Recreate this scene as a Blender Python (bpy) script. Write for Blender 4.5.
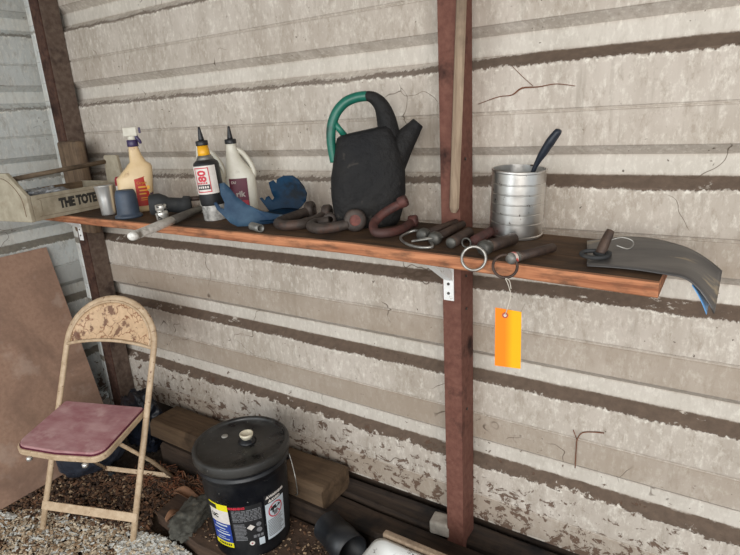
import bpy, bmesh, math, random
from mathutils import Vector, Matrix, noise as mnoise
random.seed(7)
PI = math.pi
for o in list(bpy.data.objects): bpy.data.objects.remove(o)
scene = bpy.context.scene
C = scene.collection

# ------------------------------------------------------------------ camera
YAW, PITCH, ROLL = .590, -.293, -.059
_f = Vector((-math.sin(YAW)*math.cos(PITCH), math.cos(YAW)*math.cos(PITCH), math.sin(PITCH)))
_r = Vector((math.cos(YAW), math.sin(YAW), 0)); _u = _r.cross(_f)
_r2 = _r*math.cos(ROLL) + _u*math.sin(ROLL); _u2 = _r2.cross(_f)
cam = bpy.data.objects.new('camera', bpy.data.cameras.new('camera')); C.objects.link(cam)
m = Matrix((_r2, _u2, -_f)).transposed().to_4x4(); m.translation = (0, -1.47, 1.50)
cam.matrix_world = m
cam.data.sensor_width = 36; cam.data.lens = 553.73/740*36; cam.data.clip_start = .02
scene.camera = cam

# ------------------------------------------------------------------ daylight and added fill
w = bpy.data.worlds.new('sky'); scene.world = w; w.use_nodes = True
bg = w.node_tree.nodes['Background']; bg.inputs[0].default_value = (.86, .94, 1.0, 1); bg.inputs[1].default_value = 1.15
def area(name, loc, target, sx, sy, power, col):
    l = bpy.data.lights.new(name, 'AREA'); l.shape = 'RECTANGLE'; l.size = sx; l.size_y = sy; l.energy = power; l.color = col
    o = bpy.data.objects.new(name, l); C.objects.link(o); o.location = loc
    o.rotation_euler = (Vector(target)-Vector(loc)).to_track_quat('-Z', 'Y').to_euler(); return o
area('daylight_opening', (1.0, -3.2, 1.75), (-.5, 0, .9), 2.4, 1.6, 98, (1, .965, .925))
area('side_fill', (-1.5, -3.8, 1.5), (-2.0, -.3, .6), 1.4, 1.6, 46, (.90, .96, 1))  # added fill lamp, brightens the chips and the hardboard's lower left
vs = scene.view_settings
vs.view_transform = 'Standard'; vs.look = 'None'; vs.gamma = 1; vs.exposure = -0.06; vs.use_curve_mapping = False

# ------------------------------------------------------------------ materials
def lin(c):
    def f(v):
        v /= 255
        return v/12.92 if v <= .04045 else ((v+.055)/1.055)**2.4
    return (f(c[0]), f(c[1]), f(c[2]), 1)
class NT:
    def __init__(s, name, rough=.7, metal=0, spec=None):
        s.m = bpy.data.materials.new(name); s.m.use_nodes = True; s.t = s.m.node_tree; s.b = s.t.nodes['Principled BSDF']
        s.b.inputs['Roughness'].default_value = rough; s.b.inputs['Metallic'].default_value = metal
        if spec is not None: s.b.inputs['Specular IOR Level'].default_value = spec
        s.co = s.t.nodes.new('ShaderNodeTexCoord').outputs['Object']; s.h = None
    def L(s, a, b): s.t.links.new(a, b)
    def put(s, v, inp):
        if isinstance(v, (int, float, tuple)): inp.default_value = v
        else: s.L(v, inp)
    def scale(s, sc, rot=(0, 0, 0)):
        n = s.t.nodes.new('ShaderNodeMapping'); n.inputs['Scale'].default_value = sc; n.inputs['Rotation'].default_value = rot; s.L(s.co, n.inputs[0]); return n.outputs[0]
    def noise(s, scale=5, detail=4, stretch=(1, 1, 1), rough=.6, dist=0, off=0):
        n = s.t.nodes.new('ShaderNodeTexNoise'); mp = s.t.nodes.new('ShaderNodeMapping')
        mp.inputs['Scale'].default_value = stretch; mp.inputs['Location'].default_value = (off, off*.7, off*1.3)
        s.L(s.co, mp.inputs[0]); s.L(mp.outputs[0], n.inputs['Vector'])
        n.inputs['Scale'].default_value = scale; n.inputs['Detail'].default_value = detail; n.inputs['Roughness'].default_value = rough; n.inputs['Distortion'].default_value = dist
        return n.outputs[0]
    def vor(s, scale, feature='F1', vec=None, out=0, rnd=1):
        n = s.t.nodes.new('ShaderNodeTexVoronoi'); n.feature = feature; n.inputs['Scale'].default_value = scale; n.inputs['Randomness'].default_value = rnd
        s.L(vec or s.co, n.inputs['Vector']); return n.outputs[out]
    def warp(s, amt, scale):
        n = s.t.nodes.new('ShaderNodeTexNoise'); n.inputs['Scale'].default_value = scale; s.L(s.co, n.inputs['Vector'])
        a = s.t.nodes.new('ShaderNodeVectorMath'); a.operation = 'MULTIPLY_ADD'; s.L(n.outputs['Color'], a.inputs[0]); a.inputs[1].default_value = (amt,)*3; s.L(s.co, a.inputs[2]); return a.outputs[0]
    def math(s, op, a, b=0, c=0):
        n = s.t.nodes.new('ShaderNodeMath'); n.operation = op
        s.put(a, n.inputs[0]); s.put(b, n.inputs[1]); s.put(c, n.inputs[2]); return n.outputs[0]
    def step(s, v, lo, hi, a=0., b=1.):
        n = s.t.nodes.new('ShaderNodeMapRange'); s.put(v, n.inputs[0]); s.put(lo, n.inputs[1]); s.put(hi, n.inputs[2]); n.inputs[3].default_value = a; n.inputs[4].default_value = b; return n.outputs[0]
    def mix(s, f, a, b):
        n = s.t.nodes.new('ShaderNodeMix'); n.data_type = 'RGBA'; s.put(f, n.inputs[0]); s.put(a, n.inputs[6]); s.put(b, n.inputs[7]); return n.outputs[2]
    def xyz(s):
        n = s.t.nodes.new('ShaderNodeSeparateXYZ'); s.L(s.co, n.inputs[0]); return n.outputs
    def bump(s, h, strength=.5, dist=.01):
        n = s.t.nodes.new('ShaderNodeBump'); n.inputs['Strength'].default_value = strength; n.inputs['Distance'].default_value = dist
        s.L(h, n.inputs['Height'])
        if s.h is not None: s.L(s.h, n.inputs['Normal'])
        s.h = n.outputs[0]; s.L(s.h, s.b.inputs['Normal'])
    def col(s, c): s.put(c, s.b.inputs['Base Color']); return s.m
    def rough(s, v): s.put(v, s.b.inputs['Roughness'])
def simple(name, c1, c2=None, sc=30, rough=.6, metal=0, bump=.2, stretch=(1, 1, 1), lo=.35, hi=.65, bd=.004, c3=None, sc3=8, t3=(.58, .66), spec=None):
    n = NT(name, rough, metal, spec); c2 = c2 or tuple(v*.8 for v in c1)
    a = n.noise(sc, 5, stretch); c = n.mix(n.step(a, lo, hi), lin(c1), lin(c2))
    if c3: c = n.mix(n.step(n.noise(sc3, 5, stretch, off=3.1), *t3), c, lin(c3))
    if bump: n.bump(a, bump, bd)
    return n.col(c)

def wall_mat(name, clean, clean2, dust_c, ax, tanc=(150, 134, 117)):
    n = NT(name, .85, 0, .25)
    z = n.xyz()[2]
    st = (1, 1, .22)
    base = n.mix(n.step(n.noise(9, 6, st), .3, .7), lin(clean), lin(clean2))
    base = n.mix(n.step(n.noise(2.2, 5, (1, 1, 1), off=4), .42, .72, 0, .55), base, lin((150, 139, 124)))
    base = n.mix(n.step(n.noise(75, 6, (1, 1, .5), .75, off=1), .50, .68, 0, .55), base, lin((232, 226, 214)))
    base = n.mix(n.step(n.noise(48, 6, (1, 1, .45), .75, off=31), .52, .66, 0, .42), base, lin((138, 124, 108)))
    base = n.mix(n.step(n.noise(38, 4, (1, 1, .10), off=9), .60, .72, 0, .30), base, lin((128, 118, 104)))
    u = n.math('WRAP', n.math('SUBTRACT', z, 1.8945), .255, -.05)
    # the flat between the small rib and the channel is more soiled
    tan = n.math('MULTIPLY', n.step(u, .100, .104), n.step(u, .186, .184))
    tan = n.math('MULTIPLY', tan, n.step(z, 1.30, 1.05, .22, 1))
    base = n.mix(n.math('MULTIPLY', tan, n.step(n.noise(3.5, 5, (.5, .5, 1), off=41), .3, .6, .30, .75)), base, lin(tanc))
    jag = n.math('ADD', n.math('MULTIPLY', n.math('SUBTRACT', n.noise(80, 5, (1, 1, .5), .7, off=2), .5), .030), n.math('MULTIPLY', n.math('SUBTRACT', n.noise(8, 4, off=8), .5), .022))
    low5 = n.step(z, .50, .42)
    jag = n.math('ADD', jag, n.math('MULTIPLY', low5, n.math('MULTIPLY', n.math('SUBTRACT', n.noise(16, 6, (1, 1, 1.5), .7, off=52), .52), .07)))
    uj = n.math('ADD', u, jag)
    thin = n.math('MULTIPLY', n.step(z, 1.15, 1.30), n.step(n.xyz()[0], -.45, -1.0))
    lo_ = n.step(uj, -.004, -.001); top_ = n.math('SUBTRACT', .027, n.math('MULTIPLY', thin, .017))
    hi_ = n.step(n.math('SUBTRACT', n.math('ADD', u, n.math('MULTIPLY', jag, n.math('MULTIPLY_ADD', thin, 1.3, .25))), top_), .001, -.002)
    patch = n.step(n.noise(7, 7, (1, 1, 2.2), .7, off=5), .35, .38)
    dust = n.math('MULTIPLY', n.math('MULTIPLY', lo_, hi_), patch)
    dust = n.math('MULTIPLY', dust, n.step(thin, 0, 1, 1, .72))
    dc = n.mix(n.step(n.noise(45, 5, off=6), .35, .7), lin(dust_c), lin(tuple(v*1.16 for v in dust_c)))
    c = n.mix(dust, base, dc)
    # pale flakes hanging on the ragged edge of the dust
    ed = n.math('MULTIPLY', n.step(n.math('ABSOLUTE', n.math('ADD', uj, .006)), .006, .002), n.step(n.noise(60, 4, off=61), .5, .6))
    c = n.mix(n.math('MULTIPLY', ed, .6), c, lin((236, 230, 218)))
    # paler strip along the channel floor
    strip = n.math('MULTIPLY', n.step(u, .028, .034), n.step(u, .078, .070))
    c = n.mix(n.math('MULTIPLY', strip, .35), c, lin((214, 210, 200)))
    # thin darker line along the folds
    for a0, wd, am in ((.188, .0018, .45), (.101, .002, .4), (.0272, .0016, .45)):
        d = n.math('ABSOLUTE', n.math('SUBTRACT', n.math('ADD', u, n.math('MULTIPLY', jag, .05)), a0))
        g = n.math('MULTIPLY', n.step(d, wd, wd*.3), n.step(n.noise(14, 4, off=a0*50), .3, .55, .25, am))
        c = n.mix(g, c, lin((104, 92, 78)))
    # specks
    sp = n.step(n.vor(34, vec=n.warp(.03, 60)), .115, .075)
    sp = n.math('MULTIPLY', sp, n.step(n.noise(6, 3, off=12), .52, .60))
    c = n.mix(n.math('MULTIPLY', sp, .85), c, lin((72, 60, 48)))
    # wandering hair cracks
    cr = n.step(n.vor(2.6, 'DISTANCE_TO_EDGE', vec=n.warp(.22, 7)), .0055, .002)
    cr = n.math('MULTIPLY', cr, n.step(n.noise(4.5, 3, off=15), .55, .60))
    c = n.mix(n.math('MULTIPLY', cr, .8), c, lin((84, 70, 58)))
    # peeling near the base
    low = n.step(z, .44, .22)
    pk = n.noise(26, 6, (1, 1, 1.2), .7, .5, off=21)
    pe = n.step(n.math('ADD', pk, n.math('MULTIPLY', low, .12)), .645, .67)
    pe = n.math('MULTIPLY', pe, n.step(z, .56, .44))
    c = n.mix(n.math('MULTIPLY', pe, .9), c, lin((96, 74, 60)))
    n.bump(n.noise(55, 6, (1, 1, .5), off=3), .35, .004)
    n.bump(n.math('ADD', dust, n.math('MULTIPLY', pe, -1)), .5, .003)
    return n.col(c)

M = {}
M['wall'] = wall_mat('whitewash', (200, 190, 179), (174, 163, 151), (94, 80, 69), 'x')
M['wall_left'] = wall_mat('whitewash_cool_lit', (206, 209, 206), (184, 188, 186), (118, 112, 102), 'y', (172, 172, 168))  # same whitewash, with the cooler light on this wall put into the colour
def wood(name, c1, c2, c3, ax=0, sc=7, rough=.8, bump=.4, t=(.5, .68)):
    st = [9, 9, 9]; st[ax] = .7
    n = NT(name, rough, 0, .25); g = n.noise(sc, 7, tuple(st), .65, .4)
    c = n.mix(n.step(g, .32, .68), lin(c1), lin(c2)); c = n.mix(n.step(n.noise(6, 5, off=3), *t), c, lin(c3))
    n.bump(g, bump, .004); return n.col(c)
n = NT('shelf_board', .8, 0, .25)
g = n.noise(6, 7, (.6, 9, 14), .65, .3)
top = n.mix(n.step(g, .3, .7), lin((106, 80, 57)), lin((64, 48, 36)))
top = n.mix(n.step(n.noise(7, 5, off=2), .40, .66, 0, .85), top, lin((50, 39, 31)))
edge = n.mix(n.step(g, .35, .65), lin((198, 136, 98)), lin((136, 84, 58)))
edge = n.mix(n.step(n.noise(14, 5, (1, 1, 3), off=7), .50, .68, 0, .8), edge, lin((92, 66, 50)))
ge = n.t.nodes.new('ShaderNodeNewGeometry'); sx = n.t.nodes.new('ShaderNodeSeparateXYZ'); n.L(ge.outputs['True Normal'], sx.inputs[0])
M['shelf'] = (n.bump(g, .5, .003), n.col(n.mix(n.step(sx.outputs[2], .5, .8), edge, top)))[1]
M['post'] = simple('red_oxide_paint', (120, 82, 70), (100, 64, 55), 60, .75, 0, .35, lo=.3, hi=.7, c3=(48, 30, 26), sc3=9, t3=(.56, .72), spec=.2)
M['post_dark'] = simple('rusted_steel', (92, 68, 58), (66, 48, 42), 50, .8, 0, .4, c3=(40, 28, 25), sc3=9, t3=(.5, .7), spec=.15)  # rust, darkened so the left post's front carries its shade
M['post_lit_side'] = simple('rust_lit_side', (104, 88, 76), (80, 62, 52), 50, .7, 0, .4, c3=(56, 40, 34), sc3=12, t3=(.56, .7))  # paler rust, the light on the left post's side put into the colour
M['mottled'] = simple('mottled_white_base', (196, 192, 186), (120, 118, 114), 60, .5, 0, .1)
M['block'] = wood('weathered_block', (122, 102, 82), (84, 68, 54), (62, 50, 42), 2, 6)
M['slat'] = wood('grey_lath', (164, 144, 122), (128, 108, 90), (108, 92, 78), 2, 9)
M['beam'] = wood('old_beam', (108, 88, 68), (76, 61, 47), (58, 47, 38), 0, 4, bump=.6)
M['sill'] = wood('damp_sill', (74, 60, 49), (46, 38, 33), (34, 30, 28), 0, 5, bump=.6)
M['plank'] = wood('floor_plank', (92, 73, 60), (62, 50, 42), (50, 42, 36), 0, 4)
M['hardboard'] = simple('hardboard', (160, 130, 110), (146, 116, 98), 14, .75, 0, .1, lo=.3, hi=.7, c3=(120, 94, 80), sc3=3.2, t3=(.48, .70))
n = NT('hardboard_sheet', .75, 0, .2)
c = n.mix(n.step(n.noise(60, 5), .3, .7), lin((168, 136, 116)), lin((150, 120, 102)))
c = n.mix(n.step(n.noise(3.0, 6, off=3, dist=.8), .46, .68, 0, .8), c, lin((122, 98, 84)))
c = n.mix(n.step(n.noise(5, 5, off=13), .56, .64, 0, .25), c, lin((200, 182, 168)))
n.bump(n.noise(90, 4), .15, .002); M['hardboard'] = n.col(c)
M['cream_metal'] = simple('chipped_cream_paint', (200, 176, 146), (176, 150, 120), 40, .55, 0, .3, c3=(120, 84, 60), sc3=60, t3=(.62, .68))
n = NT('cream_paint_rust_web', .5)
base = n.mix(n.step(n.noise(40, 4), .3, .7), lin((212, 180, 144)), lin((188, 156, 122)))
cr = n.step(n.vor(17, 'DISTANCE_TO_EDGE', vec=n.warp(.09, 22)), .055, .015)
cr = n.math('MULTIPLY', cr, n.step(n.noise(16, 3, off=2), .38, .50))
c = n.mix(n.math('MULTIPLY', cr, .9), base, lin((128, 80, 48)))
c = n.mix(n.step(n.noise(22, 6, off=8), .54, .60, 0, .85), c, lin((96, 56, 38)))
M['backrest'] = n.col(c)
n = NT('faded_pink_vinyl', .5, 0, .35)
c = n.mix(n.step(n.noise(9, 5, (1, 2, 1)), .32, .68), lin((150, 96, 101)), lin((184, 146, 145)))
c = n.mix(n.step(n.noise(14, 5, off=5), .55, .70, 0, .55), c, lin((200, 170, 165))); c = n.mix(n.step(n.noise(5, 4, off=9), .55, .7, 0, .5), c, lin((124, 70, 78)))
n.bump(n.noise(120, 3), .1, .001); M['pink'] = n.col(c)
n = NT('dusty_black_plastic', .30, 0, .5)
nz = n.noise(90, 4); ds = n.noise(5, 6, off=2)
c = n.mix(n.step(ds, .45, .75, 0, .6), lin((14, 16, 21)), lin((48, 47, 46))); c = n.mix(n.step(nz, .70, .74), c, lin((150, 146, 138)))
n.rough(n.step(ds, .35, .7, .22, .7)); M['pail'] = n.col(c)
n = NT('lid_plastic', .3, 0, .5); ds = n.noise(8, 5, off=1)
c = n.mix(n.step(ds, .35, .6), lin((17, 17, 19)), lin((52, 50, 47))); c = n.mix(n.step(n.noise(110, 3), .70, .73), c, lin((150, 146, 138)))
n.rough(n.step(ds, .35, .6, .15, .65)); M['lid'] = n.col(c)
M['cap_cream'] = simple('cream_plastic', (222, 214, 192), (200, 190, 166), 30, .45, 0, .05)
M['grey_disc'] = simple('grey_plastic', (150, 146, 138), (128, 124, 116), 30, .5, 0, .05)
M['black_pipe'] = simple('black_drain_plastic', (38, 40, 43), (28, 29, 32), 12, .45, 0, .1, c3=(70, 66, 60), sc3=9, t3=(.6, .8))
n = NT('white_enamel', .35, 0, .4)
c = n.mix(n.step(n.noise(9, 6, dist=.6), .50, .58, 0, .75), lin((208, 208, 204)), lin((130, 124, 116))); M['enamel'] = n.col(n.mix(n.step(n.noise(30, 6, off=4), .62, .66), c, lin((60, 54, 50))))
n = NT('dirt_caked_plastic', .7, 0, .25); nz = n.noise(32, 7, off=1, dist=.3)
c = n.mix(n.step(n.noise(6, 5), .3, .7), lin((25, 25, 27)), lin((40, 38, 36))); c = n.mix(n.step(nz, .64, .70, 0, .4), c, lin((80, 74, 68)))
n.bump(n.noise(26, 7), 1.0, .012); M['caked'] = n.col(c)
M['green'] = simple('green_plastic', (30, 112, 92), (22, 88, 74), 14, .42, 0, .05, c3=(40, 62, 56), sc3=16, t3=(.58, .75))
M['tin'] = None
n = NT('tinplate', .22, 1.0); nz = n.noise(8, 5, (1, 1, .2))
c = n.mix(n.step(nz, .35, .65), lin((236, 234, 230)), lin((196, 193, 188))); c = n.mix(n.step(n.noise(60, 5, off=3), .64, .70), c, lin((88, 70, 58)))
n.rough(n.step(n.noise(14, 4, off=2), .3, .7, .26, .45)); n.bump(n.noise(18, 4), .2, .003); M['tin'] = n.col(c)
M['tin_dark'] = simple('dull_tin', (88, 84, 78), (60, 56, 52), 30, .5, .6, .1)
M['steel'] = simple('brushed_steel', (232, 230, 226), (196, 194, 190), 20, .32, .7, .1, (1, 1, .2))
M['black'] = simple('black_plastic', (24, 25, 27), (34, 34, 36), 30, .45, 0, .1)
M['navy'] = simple('dark_blue_handle', (34, 42, 54), (26, 32, 42), 30, .5, 0, .15)
M['cream_bottle'] = simple('aged_cream_plastic', (222, 196, 154), (204, 174, 130), 12, .42, 0, .05, lo=.3, hi=.7, c3=(150, 112, 80), sc3=14, t3=(.62, .74))
M['white_plastic'] = simple('white_plastic', (222, 218, 204), (198, 192, 176), 12, .42, 0, .05, c3=(150, 140, 120), sc3=14, t3=(.62, .76))
M['purple'] = simple('purple_plastic', (58, 44, 84), (44, 34, 66), 30, .4, 0, .05)
M['red_label'] = simple('red_label', (186, 48, 34), (164, 40, 30), 20, .5, 0, 0)
M['amber'] = simple('amber_print', (222, 160, 52), (214, 150, 46), 20, .5, 0, 0)
M['violet_label'] = simple('violet_label', (64, 36, 70), (50, 28, 56), 20, .5, 0, 0)
M['yellow_cap'] = simple('yellow_plastic', (236, 176, 34), (214, 152, 24), 20, .4, 0, .05)
M['label_white'] = simple('white_label', (224, 216, 208), (206, 198, 190), 30, .5, 0, 0)
M['label_red'] = simple('crimson_print', (196, 46, 62), (184, 40, 56), 30, .5, 0, 0)
M['ink'] = simple('black_ink', (26, 26, 28), (36, 35, 36), 40, .6, 0, 0)
M['maroon'] = simple('maroon_label', (98, 28, 52), (80, 20, 42), 20, .5, 0, 0)
M['maroon_red'] = simple('bright_maroon', (168, 44, 60), (150, 36, 52), 20, .5, 0, 0)
M['blue_sheet'] = simple('faded_blue_paint', (62, 86, 106), (34, 56, 80), 12, .6, .0, .15, c3=(126, 126, 120), sc3=9, t3=(.52, .66), spec=.2)
M['blue_dark'] = simple('deep_blue_paint', (12, 50, 76), (6, 32, 52), 10, .6, 0, .2, c3=(14, 22, 30), sc3=14, t3=(.54, .66), spec=.2)
M['iron'] = simple('forged_iron', (76, 65, 58), (52, 44, 40), 40, .65, .25, .5, c3=(84, 58, 46), sc3=16, t3=(.55, .72))
M['iron_red'] = simple('rusty_red_iron', (96, 56, 49), (66, 41, 37), 40, .68, .2, .5, c3=(72, 50, 46), sc3=16, t3=(.5, .7))
M['rust_pink'] = simple('red_lead_patch', (116, 62, 52), (84, 44, 38), 60, .7, 0, .2)
M['pin'] = simple('brown_steel', (84, 66, 55), (58, 45, 39), 40, .6, .3, .4, c3=(54, 44, 40), sc3=18, t3=(.5, .7))
M['galv'] = simple('galvanised_metal', (140, 138, 132), (104, 102, 98), 40, .5, .55, .3, c3=(176, 172, 164), sc3=30, t3=(.58, .7))
M['galv_dark'] = simple('dull_galvanised', (96, 94, 88), (70, 68, 64), 40, .5, .5, .3)
M['wire'] = simple('steel_wire', (170, 168, 162), (134, 130, 124), 40, .4, .7, .1)
M['rubber'] = simple('black_rubber', (46, 47, 48), (32, 33, 34), 20, .75, 0, .3, c3=(78, 72, 64), sc3=12, t3=(.6, .8))
M['cone'] = simple('slate_blue_plastic', (66, 78, 94), (52, 60, 72), 12, .55, 0, .1, c3=(96, 100, 104), sc3=10, t3=(.6, .75))
M['bar'] = simple('bare_pipe', (240, 237, 230), (212, 208, 200), 30, .5, .1, .2, c3=(120, 112, 100), sc3=16, t3=(.52, .66))
M['bar_dark'] = simple('grimy_pipe', (104, 98, 90), (80, 74, 68), 30, .6, .3, .3)
n = NT('speckled_chrome', .35, .6); M['speckled'] = n.col(n.mix(n.step(n.noise(70, 3), .56, .60), lin((204, 200, 192)), lin((52, 46, 42))))
n = NT('sheet_lead', .38, .25); g = n.noise(5, 5, (.5, 3, 1), dist=.5)
c = n.mix(n.step(g, .35, .65), lin((72, 70, 70)), lin((104, 100, 96))); c = n.mix(n.step(n.noise(9, 5, (.5, 2, 1), off=6), .60, .68), c, lin((164, 148, 122)))
n.bump(g, .4, .004); M['slab'] = n.col(c)
M['blue_under'] = simple('pale_blue_film', (92, 150, 204), (120, 170, 214), 10, .4, 0, 0)
M['tote'] = simple('painted_tote', (172, 162, 142), (148, 138, 118), 24, .75, 0, .25, c3=(122, 104, 82), sc3=7, t3=(.52, .7))
M['tote_in'] = wood('tote_wood', (140, 118, 94), (104, 86, 68), (84, 70, 56), 1, 8)
M['dowel'] = wood('grey_dowel', (128, 110, 90), (96, 82, 68), (78, 66, 54), 1, 8)
M['faint'] = simple('faint_print', (120, 108, 88), (132, 118, 98), 30, .8, 0, 0)
M['stencil'] = simple('black_stencil', (40, 38, 34), (58, 54, 48), 90, .8, 0, 0)
M['film'] = simple('crumpled_film', (170, 172, 174), (92, 94, 98), 40, .25, .2, .5)
M['bracket'] = simple('white_enamelled_steel', (244, 244, 242), (230, 230, 226), 30, .4, 0, .05, c3=(170, 160, 146), sc3=30, t3=(.62, .7))
M['screw'] = simple('screw_steel', (96, 92, 86), (70, 66, 62), 40, .4, .8, .1)
n = NT('tag_paper', .75, 0, .2)
sx_ = n.xyz()[0]; M['tag'] = n.col(n.mix(n.step(n.math('ADD', sx_, n.math('MULTIPLY', n.noise(20), .004)), -.004, .012), lin((238, 128, 30)), lin((240, 168, 26))))
M['eyelet'] = simple('red_fibre_eyelet', (176, 92, 70), (160, 80, 60), 30, .7, 0, 0)
M['string'] = simple('white_string', (200, 192, 178), (170, 162, 150), 60, .9, 0, .2)
M['redband'] = simple('red_paint_band', (190, 76, 66), (206, 190, 180), 60, .5, 0, .1, lo=.5, hi=.56)
M['bag'] = simple('dark_blue_vinyl', (52, 56, 66), (36, 39, 48), 10, .5, 0, .3, c3=(74, 76, 80), sc3=7, t3=(.58, .72))
M['tarp'] = simple('black_plastic_sheet', (22, 26, 36), (14, 17, 24), 12, .35, 0, .4)
M['rag'] = simple('grey_rag', (84, 82, 74), (58, 56, 50), 40, .95, 0, .6, c3=(104, 98, 86), sc3=18, t3=(.56, .7))
M['film_label_y'] = simple('yellow_label', (232, 220, 34), (222, 208, 30), 20, .5, 0, 0)
M['label_blue'] = simple('blue_label', (44, 68, 148), (36, 58, 134), 20, .5, 0, 0)
M['label_lt'] = simple('pale_label', (206, 214, 220), (190, 200, 206), 20, .5, 0, 0)
M['label_grey'] = simple('grey_print', (132, 132, 134), (96, 96, 98), 200, .5, 0, 0)
n = NT('shed_soil', .95, 0, .1)
g = n.noise(18, 8, off=1); c = n.mix(n.step(g, .3, .7), lin((66, 54, 44)), lin((40, 33, 28)))
c = n.mix(n.step(n.noise(3, 5, off=4), .5, .62, 0, .5), c, lin((84, 72, 60))); n.bump(n.noise(40, 8), .9, .012); M['soil'] = n.col(c)
M['gravel_far'] = simple('pale_gravel', (188, 180, 168), (160, 152, 142), 40, .95, 0, .5)
M['roof'] = simple('roof_sheet', (116, 110, 102), (92, 88, 82), 10, .8, 0, .1)
M['leaf'] = simple('dry_leaf', (128, 92, 66), (98, 68, 48), 30, .8, 0, .2)
for k, cc in dict(chip_pale=(204, 186, 160), chip_tan=(170, 142, 112), chip_brown=(110, 80, 58), chip_dark=(70, 52, 40), stone_white=(208, 206, 198), needle=(120, 72, 46)).items():
    M[k] = simple(k, cc, tuple(v*.82 for v in cc), 60, .9, 0, .2)

# ------------------------------------------------------------------ mesh helpers
def link(name, bm, mat, parent=None, smooth=False, loc=None, rot=None, bevel=0, sub=0):
    me = bpy.data.meshes.new(name); bmesh.ops.recalc_face_normals(bm, faces=bm.faces); bm.to_mesh(me); bm.free()
    mats = mat if isinstance(mat, (list, tuple)) else [mat]
    for x in mats: me.materials.append(M[x] if isinstance(x, str) else x)
    if smooth:
        for p in me.polygons: p.use_smooth = True
    o = bpy.data.objects.new(name, me); C.objects.link(o)
    if parent: o.parent = parent
    if loc is not None: o.location = loc
    if rot is not None: o.rotation_euler = rot
    if bevel:
        b = o.modifiers.new('b', 'BEVEL'); b.width = bevel; b.segments = 2; b.limit_method = 'ANGLE'; b.angle_limit = .6
    if sub:
        s = o.modifiers.new('s', 'SUBSURF'); s.levels = sub; s.render_levels = sub
    return o
def tag(o, label, cat, group=None, kind=None):
    o['label'] = label; o['category'] = cat
    if group: o['group'] = group
    if kind: o['kind'] = kind
    return o
def thing(name, label, cat, loc, rz=0, group=None, rot=None):
    o = bpy.data.objects.new(name, None); C.objects.link(o); o.location = loc; o.rotation_euler = rot or (0, 0, rz); o.empty_display_size = .05
    return tag(o, label, cat, group)
def struct(name, bm, mat, **k):
    o = link(name, bm, mat, **k); o['kind'] = 'structure'; return o
def box(bm, c, s, rot=None):
    r = bmesh.ops.create_cube(bm, size=1)['verts']
    mt = Matrix.Translation(c) @ (rot or Matrix.Identity(4)) @ Matrix.Diagonal((s[0], s[1], s[2], 1))
    bmesh.ops.transform(bm, matrix=mt, verts=r); return r
def nb(): return bmesh.new()
def bx(c, s, rot=None): b = nb(); box(b, c, s, rot); return b
def lathe(bm, prof, seg=36, mt=None, sx=1, sy=1, cap=True):
    """prof: list of (r, z)."""
    rings = []
    for r, z in prof:
        rings.append([bm.verts.new((r*sx*math.cos(2*PI*i/seg), r*sy*math.sin(2*PI*i/seg), z)) for i in range(seg)])
    fs = []
    for a, b in zip(rings, rings[1:]):
        for i in range(seg): bm.faces.new((a[i], a[(i+1) % seg], b[(i+1) % seg], b[i]))
    if cap:
        bm.faces.new(rings[0][::-1]); bm.faces.new(rings[-1])
    vs_ = [v for r in rings for v in r]
    if mt is not None: bmesh.ops.transform(bm, matrix=mt, verts=vs_)
    return vs_
def catmull(pts, n=6, closed=False):
    P = [Vector(p) for p in pts]; out = []; N = len(P); rng = range(N if closed else N-1)
    for i in rng:
        if closed: a, b, c, d = P[(i-1) % N], P[i], P[(i+1) % N], P[(i+2) % N]
        else: a, b, c, d = P[max(i-1, 0)], P[i], P[i+1], P[min(i+2, N-1)]
        for k in range(n):
            t = k/n; out.append(.5*((2*b)+(c-a)*t+(2*a-5*b+4*c-d)*t*t+(3*b-a-3*c+d)*t**3))
    if not closed: out.append(P[-1])
    return out
def tube(bm, pts, r, seg=10, closed=False, flat=1.0, cap=True):
    P = [Vector(p) for p in pts]; N = len(P); R_ = r if isinstance(r, (list, tuple)) else [r]*N
    if len(R_) != N: R_ = [R_[int(i*(len(R_)-1)/(N-1))]*(1-(i*(len(R_)-1)/(N-1) % 1)) + R_[min(len(R_)-1, int(i*(len(R_)-1)/(N-1))+1)]*(i*(len(R_)-1)/(N-1) % 1) for i in range(N)]
    rings = []; up = None
    for i in range(N):
        t = (P[(i+1) % N]-P[i-1]) if closed else (P[min(i+1, N-1)]-P[max(i-1, 0)])
        t.normalize()
        if up is None:
            up = Vector((0, 0, 1)) if abs(t.z) < .9 else Vector((1, 0, 0))
        up = (up - t*up.dot(t)).normalized(); s = t.cross(up)
        rings.append([bm.verts.new(P[i] + (s*math.cos(2*PI*k/seg) + up*math.sin(2*PI*k/seg)*flat)*R_[i]) for k in range(seg)])
    for i in range(N if closed else N-1):
        a, b = rings[i], rings[(i+1) % N]
        for k in range(seg): bm.faces.new((a[k], a[(k+1) % seg], b[(k+1) % seg], b[k]))
    if not closed and cap: bm.faces.new(rings[0][::-1]); bm.faces.new(rings[-1])
    return rings
def prism(bm, poly, d0, d1, mt=None, axis='y'):
    """poly in (u,v); extruded along third axis from d0 to d1"""
    def mk(u, v, d): return {'y': (u, d, v), 'z': (u, v, d), 'x': (d, u, v)}[axis]
    a = [bm.verts.new(mk(u, v, d0)) for u, v in poly]; b = [bm.verts.new(mk(u, v, d1)) for u, v in poly]; n_ = len(poly)
    bm.faces.new(a); bm.faces.new(b[::-1])
    for i in range(n_): bm.faces.new((a[i], b[i], b[(i+1) % n_], a[(i+1) % n_]))
    if mt is not None: bmesh.ops.transform(bm, matrix=mt, verts=a+b)
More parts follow.
